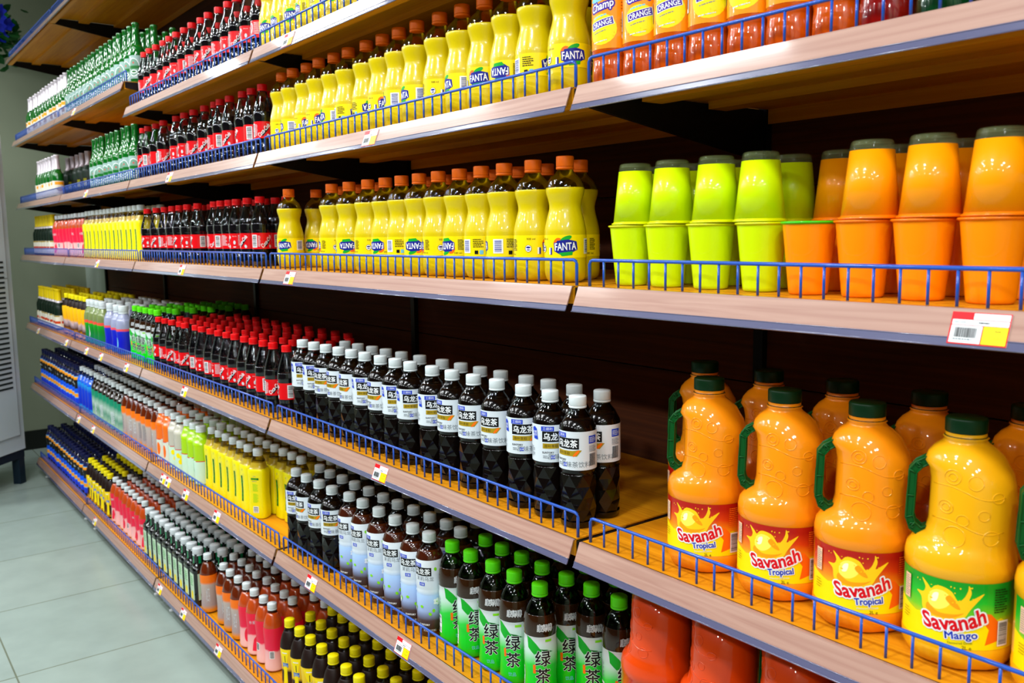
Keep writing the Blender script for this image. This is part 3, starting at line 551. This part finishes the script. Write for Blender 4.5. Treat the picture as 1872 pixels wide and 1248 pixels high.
RAD = {'fanta': .0386, 'coke': .0311, 'oolong': .0346, 'jasmine': .0339, 'green': .0347, 'yellow': .0318, 'beer': .0318, 'beer_w': .0318, 'beer_y': .0318, 'beer_d': .0368, 'champ': .0337, 'champ_d': .0337, 'champ_b': .0337, 'champ_g': .0337, 'sport_b': .0382, 'sport_g': .0362, 'can': .0328, 'blk': .0318}
def run(kind, sh, phrase, rows, face=None, spread=.5, z=None, jit=.0025, tag=''):
    """rows: list of (y, [x...]) from the front row back; face: heading of the label, None = any"""
    z = HZ[sh] if z is None else z
    rr = random.Random(hash_((kind, sh, tag)))
    for i, (y, xs) in enumerate(rows):
        xs = sorted(xs, reverse=True); n = len(xs)
        for k, x in enumerate(xs):
            rot = rr.uniform(-PI, PI) if face is None else face+rr.uniform(-spread, spread)
            lab = '%s, %s from the right, %s, %s%s' % (phrase, ORD[k], ROW[i], SH[sh], tag) if n > 1 else '%s, %s, %s%s' % (phrase, ROW[i], SH[sh], tag)
            PEND.append([x+rr.uniform(-jit, jit), y+rr.uniform(-jit, jit), RAD.get(kind, .0327), (round(z, 2), sh), kind, z, rot, lab, phrase+'s, '+SH[sh]+tag])
def settle():
    """bottles standing on one shelf push each other aside until none of them touch"""
    for key in sorted({p[3] for p in PEND}):
        P = [p for p in PEND if p[3] == key]
        for it in range(220):
            moved = 0; P.sort(key=lambda p: p[0])
            for i, p in enumerate(P):
                for j in range(i+1, len(P)):
                    q = P[j]
                    if q[0]-p[0] > .08: break
                    dx, dy = q[0]-p[0], q[1]-p[1]; d = math.hypot(dx, dy) or 1e-6; m = p[2]+q[2]+.0006
                    if d < m:
                        e = (m-d)/2/d; p[0] -= dx*e; p[1] -= dy*e; q[0] += dx*e; q[1] += dy*e; moved += 1
            for p in P: p[1] = min(max(p[1], p[2]+.0178), .478-p[2])
            if not moved: break
    for p in PEND: place(p[4], p[0], p[1], p[5], p[6], p[7], p[8])
def hash_(t): return sum(ord(c)*(i+7) for i, c in enumerate(str(t)))
def ls(a, b, n): return [a+(b-a)*i/(n-1) for i in range(n)] if n > 1 else [a]
CAMF = .62   # heading that turns a label towards the aisle end where the viewer stands
# sixth shelf up
run('beer_w', 1, 'green bottle with white foil neck', [(y, ls(-5.08, -4.03, 14)) for y in (.072, .15)], z=HDE)
run('beer', 1, 'green glass beer bottle', [(.072, ls(-3.95, -2.72, 17)), (.145, ls(-3.95, -2.72, 17)), (.22, ls(-3.6, -2.73, 11))], z=HDE, face=CAMF)
run('coke', 1, 'red-capped cola bottle', [(.068, ls(-2.61, -1.437, 15)), (.14, ls(-2.60, -1.44, 14))])
run('fanta', 1, 'orange-capped yellow soda bottle', [(.068, ls(-1.350, -.52, 11)), (.150, ls(-1.33, -.54, 10))])
# fifth shelf up
run('beer_w', 2, 'green bottle with white foil neck', [(.072, ls(-4.93, -4.42, 7))])
run('beer_d', 2, 'dark wine bottle with silver neck', [(.17, ls(-4.62, -4.13, 5))])
run('beer', 2, 'green glass beer bottle', [(.07, [-3.515, -3.443, -3.359, -3.245, -3.167, -3.090, -2.987, -2.903, -2.823]), (.145, ls(-3.5, -2.80, 9))], face=CAMF)
run('coke', 2, 'red-capped cola bottle', [(.070, [-2.699, -2.624, -2.522, -2.411, -2.265, -2.164, -2.072, -1.959, -1.861, -1.794, -1.71, -1.603, -1.538, -1.452]), (.14, ls(-2.66, -1.46, 13))])
run('fanta', 2, 'orange-capped yellow soda bottle', [(.072, [-1.316, -1.237, -1.152, -1.069, -.994, -.912, -.818, -.742, -.665, -.586, -.500, -.418, -.345, -.267, -.187, -.092]), (.152, ls(-1.29, -.06, 14))])
run('champ', 2, 'orange-labelled juice drink bottle', [(.070, [.016, .085, .154, .222, .290, .358, .426]), (.140, [.075, .145, .215, .285, .355])], face=CAMF-.2, spread=.35)
run('champ_d', 2, 'dark red drink bottle with orange label', [(.070, [.494])], face=.3)
run('champ_b', 2, 'orange bottle with barcode label', [(.142, [.455, .53])], face=.3)
run('champ_g', 2, 'dark green label drink bottle', [(.072, [.565, .636])], face=.3)
# fourth shelf up
run('beer_y', 3, 'dark bottle with yellow foil neck', [(.072, ls(-5.15, -4.64, 7)), (.15, ls(-5.15, -4.64, 7))], z=HZ[3])
run('pink', 3, 'pink-sleeved drink bottle', [(.072, ls(-4.50, -3.84, 9)), (.15, ls(-4.50, -3.84, 9))])
run('yellow', 3, 'square yellow-sleeved drink bottle', [(.072, ls(-3.76, -2.81, 14)), (.14, ls(-3.76, -2.76, 15))], face=.05, spread=.06)
run('coke', 3, 'red-capped cola bottle', [(.070, [-2.706, -2.569, -2.469, -2.366, -2.283, -2.183, -2.078, -1.908, -1.835, -1.772, -1.704, -1.615, -1.509]), (.14, ls(-2.66, -1.47, 15))])
run('fanta', 3, 'orange-capped yellow soda bottle', [(.072, [-1.297, -1.027, -.932, -.823, -.738, -.672, -.605, -.527, -.443, -.363, -.283, -.199, -.107]), (.152, [-1.294, -1.128, -1.027, -.918, -.687, -.602, -.511, -.429, -.342, -.257, -.156])])
HC = HZ[3]
def cups(kind, rows, phrase, z, ykey): 
    for lab, x, y, r in rows: place(kind, x, y, z, r, lab, phrase)
LOWX = [.050, .128, .214, .304]; 
for i, x in enumerate(LOWX):
    place('cup_l', x, .080+.002*i, HC, i, 'lime green cup standing upright in the lower layer, %s from the left' % ORD[i], 'lime green cups')
    place('cup_lf', x+(.006 if i < 3 else -.006), .082+.002*i, HC+.0985, i*2, 'lime green cup upside down on another cup, %s from the left, front row' % ORD[i], 'lime green cups turned upside down')
place('cup_og', .387, .078, HC, 0, 'orange cup with a green lid standing alone without a cup on top', 'orange cups')
for i, x in enumerate([.466, .544, .625]):
    place('cup_o', x, .080, HC, i, 'orange cup standing upright in the lower layer, %s from the left' % ORD[i], 'orange cups')
    place('cup_of', x+(.006, .006, .003, .003)[i], .081, HC+.0985, i*2+1, 'orange cup upside down on another cup, %s from the left, front row' % ORD[i], 'orange cups turned upside down')
for i, (x, kd) in enumerate([(.022, 'l'), (.100, 'l'), (.178, 'l'), (.290, 'l'), (.368, 'o'), (.452, 'o'), (.535, 'o'), (.615, 'o')]):
    nm = 'lime green' if kd == 'l' else 'orange'; j = i % 4
    place('cup_'+kd, x, .172, HC, i, '%s cup standing upright in the back row, %s from the left' % (nm, ORD[j]), nm+' cups in the back row')
    place('cup_'+kd+'f', x+.003, .172, HC+.0985, i, '%s cup upside down on top in the back row, %s from the left' % (nm, ORD[j]), nm+' cups in the back row')
# third shelf up
run('beer_y', 4, 'dark bottle with yellow foil neck', [(y, ls(-5.2, -4.64, 8)) for y in (.072, .15, .23)])
run('amber', 4, 'amber-labelled bottle with yellow cap', [(y, ls(-4.38, -3.93, 6)) for y in (.07, .145, .22, .295)])
run('sport_g', 4, 'green sports bottle with domed white cap', [(y, [-3.827, -3.745, -3.660, -3.575]) for y in (.07, .155, .24, .325)])
run('sport_b', 4, 'blue sports bottle with domed white cap', [(y, [-3.410, -3.275, -3.180]) for y in (.07, .155, .24, .325)])
run('green', 4, 'green tea bottle with lime cap', [(.075+.074*i, ls(-2.99, -2.665, 5)) for i in range(6)], face=CAMF)
run('coke', 4, 'red-capped cola bottle', [(.060, [-2.60, -2.51, -2.42, -2.33, -2.26, -2.15, -2.075, -1.985, -1.905, -1.825, -1.75, -1.66, -1.59, -1.51, -1.43, -1.34]), (.135, ls(-2.56, -1.30, 17)), (.205, ls(-2.58, -1.34, 16)), (.275, ls(-2.58, -1.36, 14)), (.345, ls(-2.5, -1.5, 11))])
run('oolong', 4, 'white-labelled black oolong tea bottle', [(.062, [-1.225, -1.150, -1.075, -1.000, -.932, -.860, -.778, -.710, -.640, -.546, -.468, -.388, -.306, -.221, -.141, -.066]), (.134, [-1.107, -1.031, -.953, -.880, -.803, -.715, -.616, -.540, -.464, -.390, -.302, -.234, -.156, -.078])], face=CAMF+.15, spread=.55, jit=.001)
for i, (x, kd) in enumerate([(.202, 'jug_t'), (.340, 'jug_t'), (.468, 'jug_t'), (.597, 'jug_m'), (.728, 'jug_m')]):
    lab = ('leftmost front juice jug with red tropical label and green handle', 'second front juice jug from the left, red tropical label', 'third front juice jug from the left, red tropical label', 'front mango juice jug with bright green and yellow label', 'front juice jug cut off by the right edge of the photo')[i]
    place(kd, x, .098, HZ[4], (.55, .55, .62, .45, .5)[i], lab, 'juice jugs with green handles, front row')
for i, x in enumerate([.083, .217, .350, .484, .617]):
    place('jug_t' if i < 5 else 'jug_m', x, .228, HZ[4], .5, 'juice jug in the shaded back row, %s from the left' % ORD[i], 'juice jugs with green handles, back row')
# second shelf up
run('can', 5, 'black bottle with blue and orange bands', [(y, ls(-5.2, -4.22, 14)) for y in (.07, .145, .22)])
run('bluep', 5, 'bright blue drink bottle', [(y, ls(-4.13, -3.90, 4)) for y in (.07, .145, .22)])
run('teal', 5, 'teal-labelled bottle with white cap', [(.07+.072*i, ls(-3.815, -3.28, 8)) for i in range(5)])
run('ord', 5, 'orange-labelled tea bottle with white cap', [(.07+.072*i, ls(-3.21, -2.74, 7)) for i in range(5)])
run('orj', 5, 'orange juice bottle with wide white cap', [(.07+.074*i, [-2.655, -2.575]) for i in range(4)])
run('whj', 5, 'pale drink bottle with wide white cap', [(.07+.074*i, [-2.490, -2.412]) for i in range(4)])
run('lime', 5, 'lime drink bottle with wide white cap', [(.07+.074*i, [-2.325, -2.250, -2.175]) for i in range(4)])
run('yellow', 5, 'square yellow-sleeved drink bottle', [(.082, ls(-2.090, -1.735, 6))], face=.05, spread=.05, jit=.001)
place('yellow', -1.662, .084, HZ[5], PI+.70, 'square yellow-sleeved drink bottle turned to show its barcode, end of front row', 'square yellow-sleeved drink bottles, second shelf up')
run('yellow', 5, 'yellow-sleeved drink bottle', [(.150, ls(-2.085, -1.470, 10)), (.218, ls(-2.09, -1.40, 11)), (.286, ls(-2.09, -1.40, 11))], face=.05, spread=.05, jit=.001, tag=' behind')
run('oolong', 5, 'white-labelled black oolong tea bottle', [(.066, [-1.320, -1.240, -1.160, -1.083]), (.138, [-1.315, -1.238, -1.162, -1.084, -1.007, -.926, -.850]), (.212, ls(-1.32, -.60, 10))], face=CAMF, spread=.5)
run('jasmine', 5, 'blue and white jasmine tea bottle', [(.066, [-.985, -.906, -.815, -.735, -.655, -.583]), (.140, [-.772, -.698, -.624, -.552])], face=CAMF, spread=.6)
run('green', 5, 'green tea bottle with lime cap', [(.080, [-.510, -.434, -.357, -.282, -.200]), (.155, [-.500, -.431, -.357, -.281, -.207, -.132, -.057]), (.230, ls(-.49, -.05, 6)), (.305, ls(-.50, -.05, 6))], face=.72, spread=.5)
for i, x in enumerate([.112, .245, .378, .510]):
    place('jug_r', x-.012, .095, H5A, -.25, 'red-orange juice jug half hidden under the rail, %s from the left' % ORD[i], 'red-orange juice jugs')
# lowest shelf
run('can', 6, 'black bottle with blue and orange bands', [(y, ls(-5.2, -4.17, 15)) for y in (.07, .145, .22)])
run('honey', 6, 'dark tea bottle with yellow cap', [(.07+.074*i, ls(-4.08, -3.66, 7)) for i in range(4)], tag=' far bay', face=CAMF)
run('pink', 6, 'pink-sleeved drink bottle', [(.076+.072*i, ls(-3.575, -3.05, 8)) for i in range(4)], tag=' far run')
run('blk', 6, 'square black bottle with green neck', [(.062+.066*i, ls(-2.93+(.0 if i < 1 else .005), -2.278 if i == 0 else -2.20, 10 if i == 0 else 11)) for i in range(4)], face=.05, spread=.05, jit=.001)
run('ord', 6, 'orange-labelled tea bottle with white cap', [(.079, [-2.192, -2.045, -1.970, -1.892]), (.147, [-2.118, -2.042, -1.967, -1.890]), (.218, ls(-2.12, -1.89, 4)), (.29, ls(-2.12, -1.89, 4))], face=CAMF)
run('pink', 6, 'pink-sleeved drink bottle', [(.081, [-1.816, -1.742, -1.666, -1.592]), (.152, [-1.81, -1.735, -1.66, -1.59]), (.223, ls(-1.81, -1.50, 5)), (.294, ls(-1.81, -1.50, 5))], tag=' near run')
run('honey', 6, 'dark tea bottle with yellow cap', [(.074, ls(-1.44, -.746, 10)), (.146, ls(-1.44, -.746, 10)), (.218, ls(-1.44, -.746, 10)), (.290, ls(-1.44, -.746, 10))], tag=' near bay', face=CAMF)
settle()
# ------------------------------------------------------------------ shelving
BOARD = wood('yellow_wood_board', (205, 128, 12), (222, 148, 20), .38, 2.2); RAIL = wood('pink_wood_rail', (164, 122, 108), (184, 146, 130), .45, 3.0, coat=.9, stretch=(.6, 14, 22), croug=.10)
BACK = wood('brown_back_panel', (72, 32, 8), (92, 44, 12), .7, 1.6); BLACKM = mat('black_steel', (14, 14, 15), .45); BLUEM = mat('blue_wire', (28, 78, 175), .3, .4)
LIP = mat('rail_plastic', (92, 92, 122), .15, 1, spec=.5); KICK = mat('kick_plate', (60, 58, 62), .5)
BAYN = ['right-hand bay', 'second bay from the right', 'middle bay', 'fourth bay from the right', 'far left bay']
W = 1.33
def shelf(bay, sh, z, name=None):
    x1 = (1-bay)*W; x0 = x1-W; g = .008; a, b = x0+g, x1-g
    R = empty('shelf', 'shelf'); R.location = (x0, 0, z); a -= x0; b -= x0
    R['label'] = '%s in the %s, yellow board, blue guard' % (name or SH[sh], BAYN[bay]); R['group'] = 'shelves of the drinks rack'
    mb = MB(); t = .0025
    mb.box((a, .004, -t), (b, .492, 0)); mb.box((a, .004, -.030), (b, .007, -t)); mb.box((a, .007, -.030), (b, .028, -.0275))
    mb.box((a, .489, -.030), (b, .492, -t))
    for y in (.16, .33): mb.box((a+.01, y-.024, -.016), (b-.01, y+.024, -t))
    mb.box((a, .030, 0), (b, .034, .0004))
    mb.build('board', BOARD, R)
    # price rail: wood-look face leaning out at the bottom
    def rail(zt, zb, off, th):
        f = lambda zz: -.0005-.0152*(-zz)/.040
        v = [(a, f(zt)-off, zt), (b, f(zt)-off, zt), (b, f(zb)-off, zb), (a, f(zb)-off, zb), (a, f(zt)-off+th, zt), (b, f(zt)-off+th, zt), (b, f(zb)-off+th, zb), (a, f(zb)-off+th, zb)]
        return v, [(3, 2, 1, 0), (4, 5, 6, 7), (0, 1, 5, 4), (1, 2, 6, 5), (2, 3, 7, 6), (3, 0, 4, 7)]
    mb = MB(); mb.add(*rail(.0, -.0315, 0, .002), 0, False); mb.box((a, .0012, -.0015), (b, .006, .0)); pr_ = mb.build('price_rail', RAIL, R)
    mb = MB(); mb.add(*rail(-.0305, -.0400, .0004, .0016), 0, False)
    mb.tube([(a, -.0163, -.0400), (b, -.0163, -.0400)], .0011, 6); mb.tube([(a, -.0128, -.0312), (b, -.0128, -.0312)], .0008, 6)
    mb.build('rail_lip', LIP, pr_)
    # wire guard
    mb = MB(); h = .0425; y = .014; A = a+.012; B = b-.004; r = .0028
    arc = lambda cx, s: [(cx+s*.006*(1-math.sin(q)), y, h-.006+.006*math.cos(PI/2-q) if 0 else h-.006*(1-math.sin(q))) for q in ()]
    mb.tube([(A, y, -.001), (A, y, h-.007), (A+.002, y, h-.002), (A+.007, y, h), (B-.007, y, h), (B-.002, y, h-.002), (B, y, h-.007), (B, y, -.001)], r, 8)
    n = int(round((B-A)/.0335))
    for i in range(1, n): mb.tube([(A+(B-A)*i/n, y, -.001), (A+(B-A)*i/n, y, h-.001)], .0020, 6)
    mb.build('wire_guard', BLUEM, R)
    for s, xx in ((0, .0012), (1, W-.0042)):
        mb = MB(); v = []
        for X in (xx, xx+.003): v += [(X, .004, -.003), (X, .004, -.026), (X, .05, -.034), (X, .45, -.095), (X, .484, -.11), (X, .484, -.003)]
        n_ = 6; mb.add(v, [tuple(range(6)), tuple(range(6, 12))[::-1]]+[(i, i+6, (i+1) % 6+6, (i+1) % 6) for i in range(6)], 0, False); mb.recalc = True
        mb.build('bracket', BLACKM, R)
    if sh == 6:
        mb = MB(); mb.box((a, .045, -HZ[6]), (b, .055, -.030)); mb.build('kick_plate', KICK, R)
        for X in (a+.1, b-.1):
            mb = MB(); lathe(mb, [(.014, -HZ[6]), (.014, -HZ[6]+.006), (.007, -HZ[6]+.008), (.007, -.03)], 12, top=True); q = mb.build('foot', WHITE, R, (X, .03, 0))
    return R
for bay in range(5):
    for sh in (2, 3, 4, 5, 6): shelf(bay, sh, H5A if (bay, sh) == (0, 5) else HZ[sh])
shelf(1, 1, HZ[1]); shelf(2, 1, HZ[1]); shelf(3, 1, HDE); shelf(4, 1, HDE)
shelf(3, 0, H0, 'empty topmost shelf'); shelf(4, 0, H0, 'empty topmost shelf')
for bay in range(5):
    x1 = (1-bay)*W; x0 = x1-W; R = empty('back_panel', 'back panel'); R.location = (x0, .5, 0)
    R['label'] = 'dark brown wood back panel of the %s' % BAYN[bay]; R['group'] = 'back panels of the drinks rack'
    zs = [0.05, .44, .83, 1.22, 1.61, 2.0, 2.39, 2.78]
    for z0, z1 in zip(zs, zs[1:]):
        mb = MB(); mb.box((.0115, 0, z0+.0015), (W-.0115, .012, z1-.0015)); mb.build('board', BACK, R)
for i in range(6):
    x = W-i*W; mb = MB(); mb.box((-.011, 0, .0), (.011, .030, 2.80))
    o = mb.build('shelf_upright', BLACKM, None, (x, .513 if 0 else .4855, 0)); 
    o['label'] = ('black upright post at the right end of the rack', 'black upright post between right-hand and second bays', 'black upright post between second and middle bays', 'black upright post between middle and fourth bays', 'black upright post between fourth and far left bays', 'black upright post at the far left end of the rack')[i]
    o['category'] = 'upright post'; o['group'] = 'upright posts of the drinks rack'
# ------------------------------------------------------------------ price tags in the rails
def tag_proto():
    R = empty('price_tag', 'price tag'); mb = MB(); w_, h = .062, .036
    mb.box((-w_/2, 0, -h/2), (w_/2, .0008, h/2), 0)
    L = [(-.5, -.5, .5, .5, 1), (-.5, .28, -.14, .5, 1), (-.12, .28, .48, .47, 0), (-.47, .1, .48, .26, 0), (-.47, -.46, .06, .08, 0), (.08, -.46, .48, .08, 2)]
    for i, (a, b, c, d, m) in enumerate(L): mb.box((a*w_, -.0002-.0001*i, b*h), (c*w_, -.0001-.0001*i, d*h), m)
    def flat(sh, m, k): mb.add([(x, -.0009-.00006*k, y) for x, y in sh[0]], sh[1], m, False)
    flat(bars(-.0125, -.005, .024, .011, True, 26, 3), 3, 0); flat(micro(-.0125, -.0125, .025, .003, 1, 4), 4, 0)
    flat(xf(text('ITEM NAME', w_=.013), -.021, .0064), 4, 0); flat(micro(.006, .0066, .014, .0028, 1, 8), 3, 0); flat(xf(text('RWF', w_=.006), .0205, -.002), 3, 0); flat(xf(text('350.00', w_=.013), .0175, -.009), 5, 0)
    mb.build('card', [WHITE, REDP, YELP, BLACK, GREY, mat('faint_print', (190, 170, 20))], R); return R
KINDS['tag'] = tag_proto
TAGS = [(.655, 3), (-1.130, 3), (-.665, 2), (-1.075, 1), (-.668, 4), (-2.095, 4), (-2.875, 4), (-3.325, 4), (-3.62, 4), (-4.09, 4), (-4.9, 4), (-1.075, 5), (-.588, 5), (-1.82, 5), (-2.15, 5), (-2.365, 5), (-2.43, 5), (-3.60, 5), (-3.92, 5), (-2.04, 3), (-3.27, 3), (-2.27, 6), (-1.88, 6), (-2.58, 6), (-3.71, 6), (-2.12, 2), (-3.40, 2), (-3.53, 1)]
from collections import Counter
cnt = Counter(); 
for x, sh in sorted(TAGS, key=lambda t: (t[1], -t[0])):
    z = (HDE if sh == 1 and x < -2.66 else HZ[sh])-.0205
    i = cnt[sh]; cnt[sh] += 1; n = sum(1 for t in TAGS if t[1] == sh)
    o = place('tag', x, -.0005-.0152*.0205/.040-.0012, z-.0006, 0, 'red, white and yellow price tag, %s from the right, rail of the %s' % (ORD[i], SH[sh]), 'price tags in the rails')
    o.rotation_euler = (-math.atan2(.0152, .040), 0, 0)
# ------------------------------------------------------------------ the room
def struct(name, mb, m, loc=(0, 0, 0)):
    o = mb.build(name, m, None, loc); o['kind'] = 'structure'; return o
FL = mat('floor_tile', (160, 172, 164), .22, 0); n = FL.node_tree; b = n.nodes['Principled BSDF']
tc = n.nodes.new('ShaderNodeTexCoord'); mp = n.nodes.new('ShaderNodeMapping'); mp.inputs['Location'].default_value = (2.33, .575, 0)
br = n.nodes.new('ShaderNodeTexBrick'); br.offset = 0; br.squash = 1
for k_, v_ in (('Scale', 1.0), ('Mortar Size', .003), ('Brick Width', .665), ('Row Height', .665), ('Bias', 0)): br.inputs[k_].default_value = v_
br.inputs['Color1'].default_value = lin((148, 162, 154)); br.inputs['Color2'].default_value = lin((143, 158, 151)); br.inputs['Mortar'].default_value = lin((105, 112, 95))
nz = n.nodes.new('ShaderNodeTexNoise'); nz.inputs['Scale'].default_value = 6; nz.inputs['Detail'].default_value = 8
mx = n.nodes.new('ShaderNodeMix'); mx.data_type = 'RGBA'; mx.blend_type = 'OVERLAY'; mx.inputs[0].default_value = .18
n.links.new(tc.outputs['Object'], mp.inputs[0]); n.links.new(mp.outputs[0], br.inputs['Vector']); n.links.new(tc.outputs['Object'], nz.inputs['Vector'])
n.links.new(br.outputs['Color'], mx.inputs[6]); n.links.new(nz.outputs[0], mx.inputs[7]); n.links.new(mx.outputs[2], b.inputs['Base Color'])
WL = mat('wall_paint', (138, 146, 124), .7); CE = mat('ceiling_paint', (150, 150, 148), .8)
XW = -6.15
struct('floor', MB().box((XW, -5, -.1), (3.2, .62, 0)), FL)
struct('ceiling', MB().box((XW, -5, CEIL), (3.2, .62, CEIL+.1)), CE)
struct('wall_left', MB().box((XW-.1, -5, 0), (XW, .62, CEIL)), WL)
struct('wall_back', MB().box((XW, .54, 0), (3.2, .62, CEIL)), mat('wall_paint_lit', (170, 182, 170), .7))  # paler than the left wall: light falling here is put into the colour
struct('wall_right', MB().box((3.2, -5, 0), (3.3, .62, CEIL)), WL); struct('wall_front', MB().box((XW, -5.1, 0), (3.2, -5, CEIL)), mat('far_wall', (52, 42, 40), .7))
struct('baseboard_left', MB().box((XW, -5, 0), (XW+.012, .54, .14)), mat('dark_skirting', (22, 26, 22), .5))
# ------------------------------------------------------------------ white cabinet at the end of the aisle
R = empty('air_conditioner', 'air conditioner'); R['label'] = 'tall white floor-standing cabinet with louvre slots at the left edge'
CB = mat('cabinet_white', (205, 218, 222), .35, .2); DK = mat('cabinet_dark', (18, 34, 46), .5)
w_, d_, h0, h1 = .62, .45, .22, 2.17
mb = MB(); mb.box((-w_, 0, h0), (0, d_, h1)); mb.box((-w_, -.012, h0+.10), (-.055, 0, h1-.03)); cs = mb.build('casing', CB, R)
mb = MB()
for i in range(26): mb.box((-w_+.05, -.0145, .62+i*.031), (-.085, -.0118, .632+i*.031))
mb.build('louvre_grille', mat('slot_dark', (30, 40, 36), .6), cs)
mb = MB(); mb.box((-w_, -.014, 1.30), (-.055, -.0115, 1.304)); mb.build('panel_seam', GREY, cs)
mb = MB(); mb.box((-w_, .01, h0-.055), (0, d_-.01, h0)); bf = mb.build('base_frame', DK, R)
for lx in (-.055, -w_+.005):
    for ly in (.01, d_-.06): mb = MB(); mb.box((lx, ly, 0), (lx+.05, ly+.05, h0-.055)); mb.build('leg', DK, bf)
R.location = (-5.17, -.09, 0); R.rotation_euler = (0, 0, math.radians(135))
# right end of the front is the far corner: local -x runs to the near end
# ------------------------------------------------------------------ artificial flowers on the end wall
R = empty('hanging_flower_arrangement', 'artificial plant'); R['label'] = 'dark green hanging foliage with deep blue flowers at the top left corner'
rr = random.Random(11); px, py, pz = XW+.30, .03, 2.93
R.location = (px, py, pz)
mb = MB(); mb2 = MB(); mb3 = MB()
for i in range(150):
    c = Vector((rr.gauss(0, .08), rr.gauss(0, .08), rr.gauss(-.02, .09))); u = Vector((rr.uniform(-1, 1), rr.uniform(-1, 1), rr.uniform(-1, .6))).normalized(); v = u.cross(Vector((rr.uniform(-1, 1), rr.uniform(-1, 1), 1))).normalized(); L = rr.uniform(.06, .11); ww = L*.32; nn = u.cross(v)*L*.12
    P = [c, c+u*L*.35+v*ww, c+u*L*.75+v*ww*.7, c+u*L, c+u*L*.75-v*ww*.7, c+u*L*.35-v*ww, c+u*L*.5+nn]
    mb.add(P, [(0, 1, 6), (1, 2, 6), (2, 3, 6), (3, 4, 6), (4, 5, 6), (5, 0, 6)])
for i in range(9):
    c = Vector((rr.uniform(.08, .26), rr.uniform(-.10, .06), rr.uniform(-.1, .1)))
    for k_ in range(12):
        t = 2*PI*k_/6+(.5 if k_ > 5 else 0); e = .035 if k_ > 5 else .055; d = Vector((.5, math.cos(t), math.sin(t))).normalized(); s = d.cross(Vector((1, 0, 0))).normalized()
        mb2.add([c, c+d*e*.6+s*e*.35, c+d*e, c+d*e*.6-s*e*.35], [(0, 1, 2, 3)])
for i in range(6): mb3.tube([(-.28, 0, .12), (-.1, rr.uniform(-.1, .1), .08), (rr.uniform(-.1, .1), rr.uniform(-.15, .15), rr.uniform(-.15, .1))], .004, 5)
mb.build('leaves', mat('leaf_green', (20, 92, 32), .5), R); mb2.build('flowers', mat('flower_blue', (24, 44, 205), .5), R); mb3.build('stems', mat('stem_green', (10, 40, 15), .5), R)
bpy.context.view_layer.update()
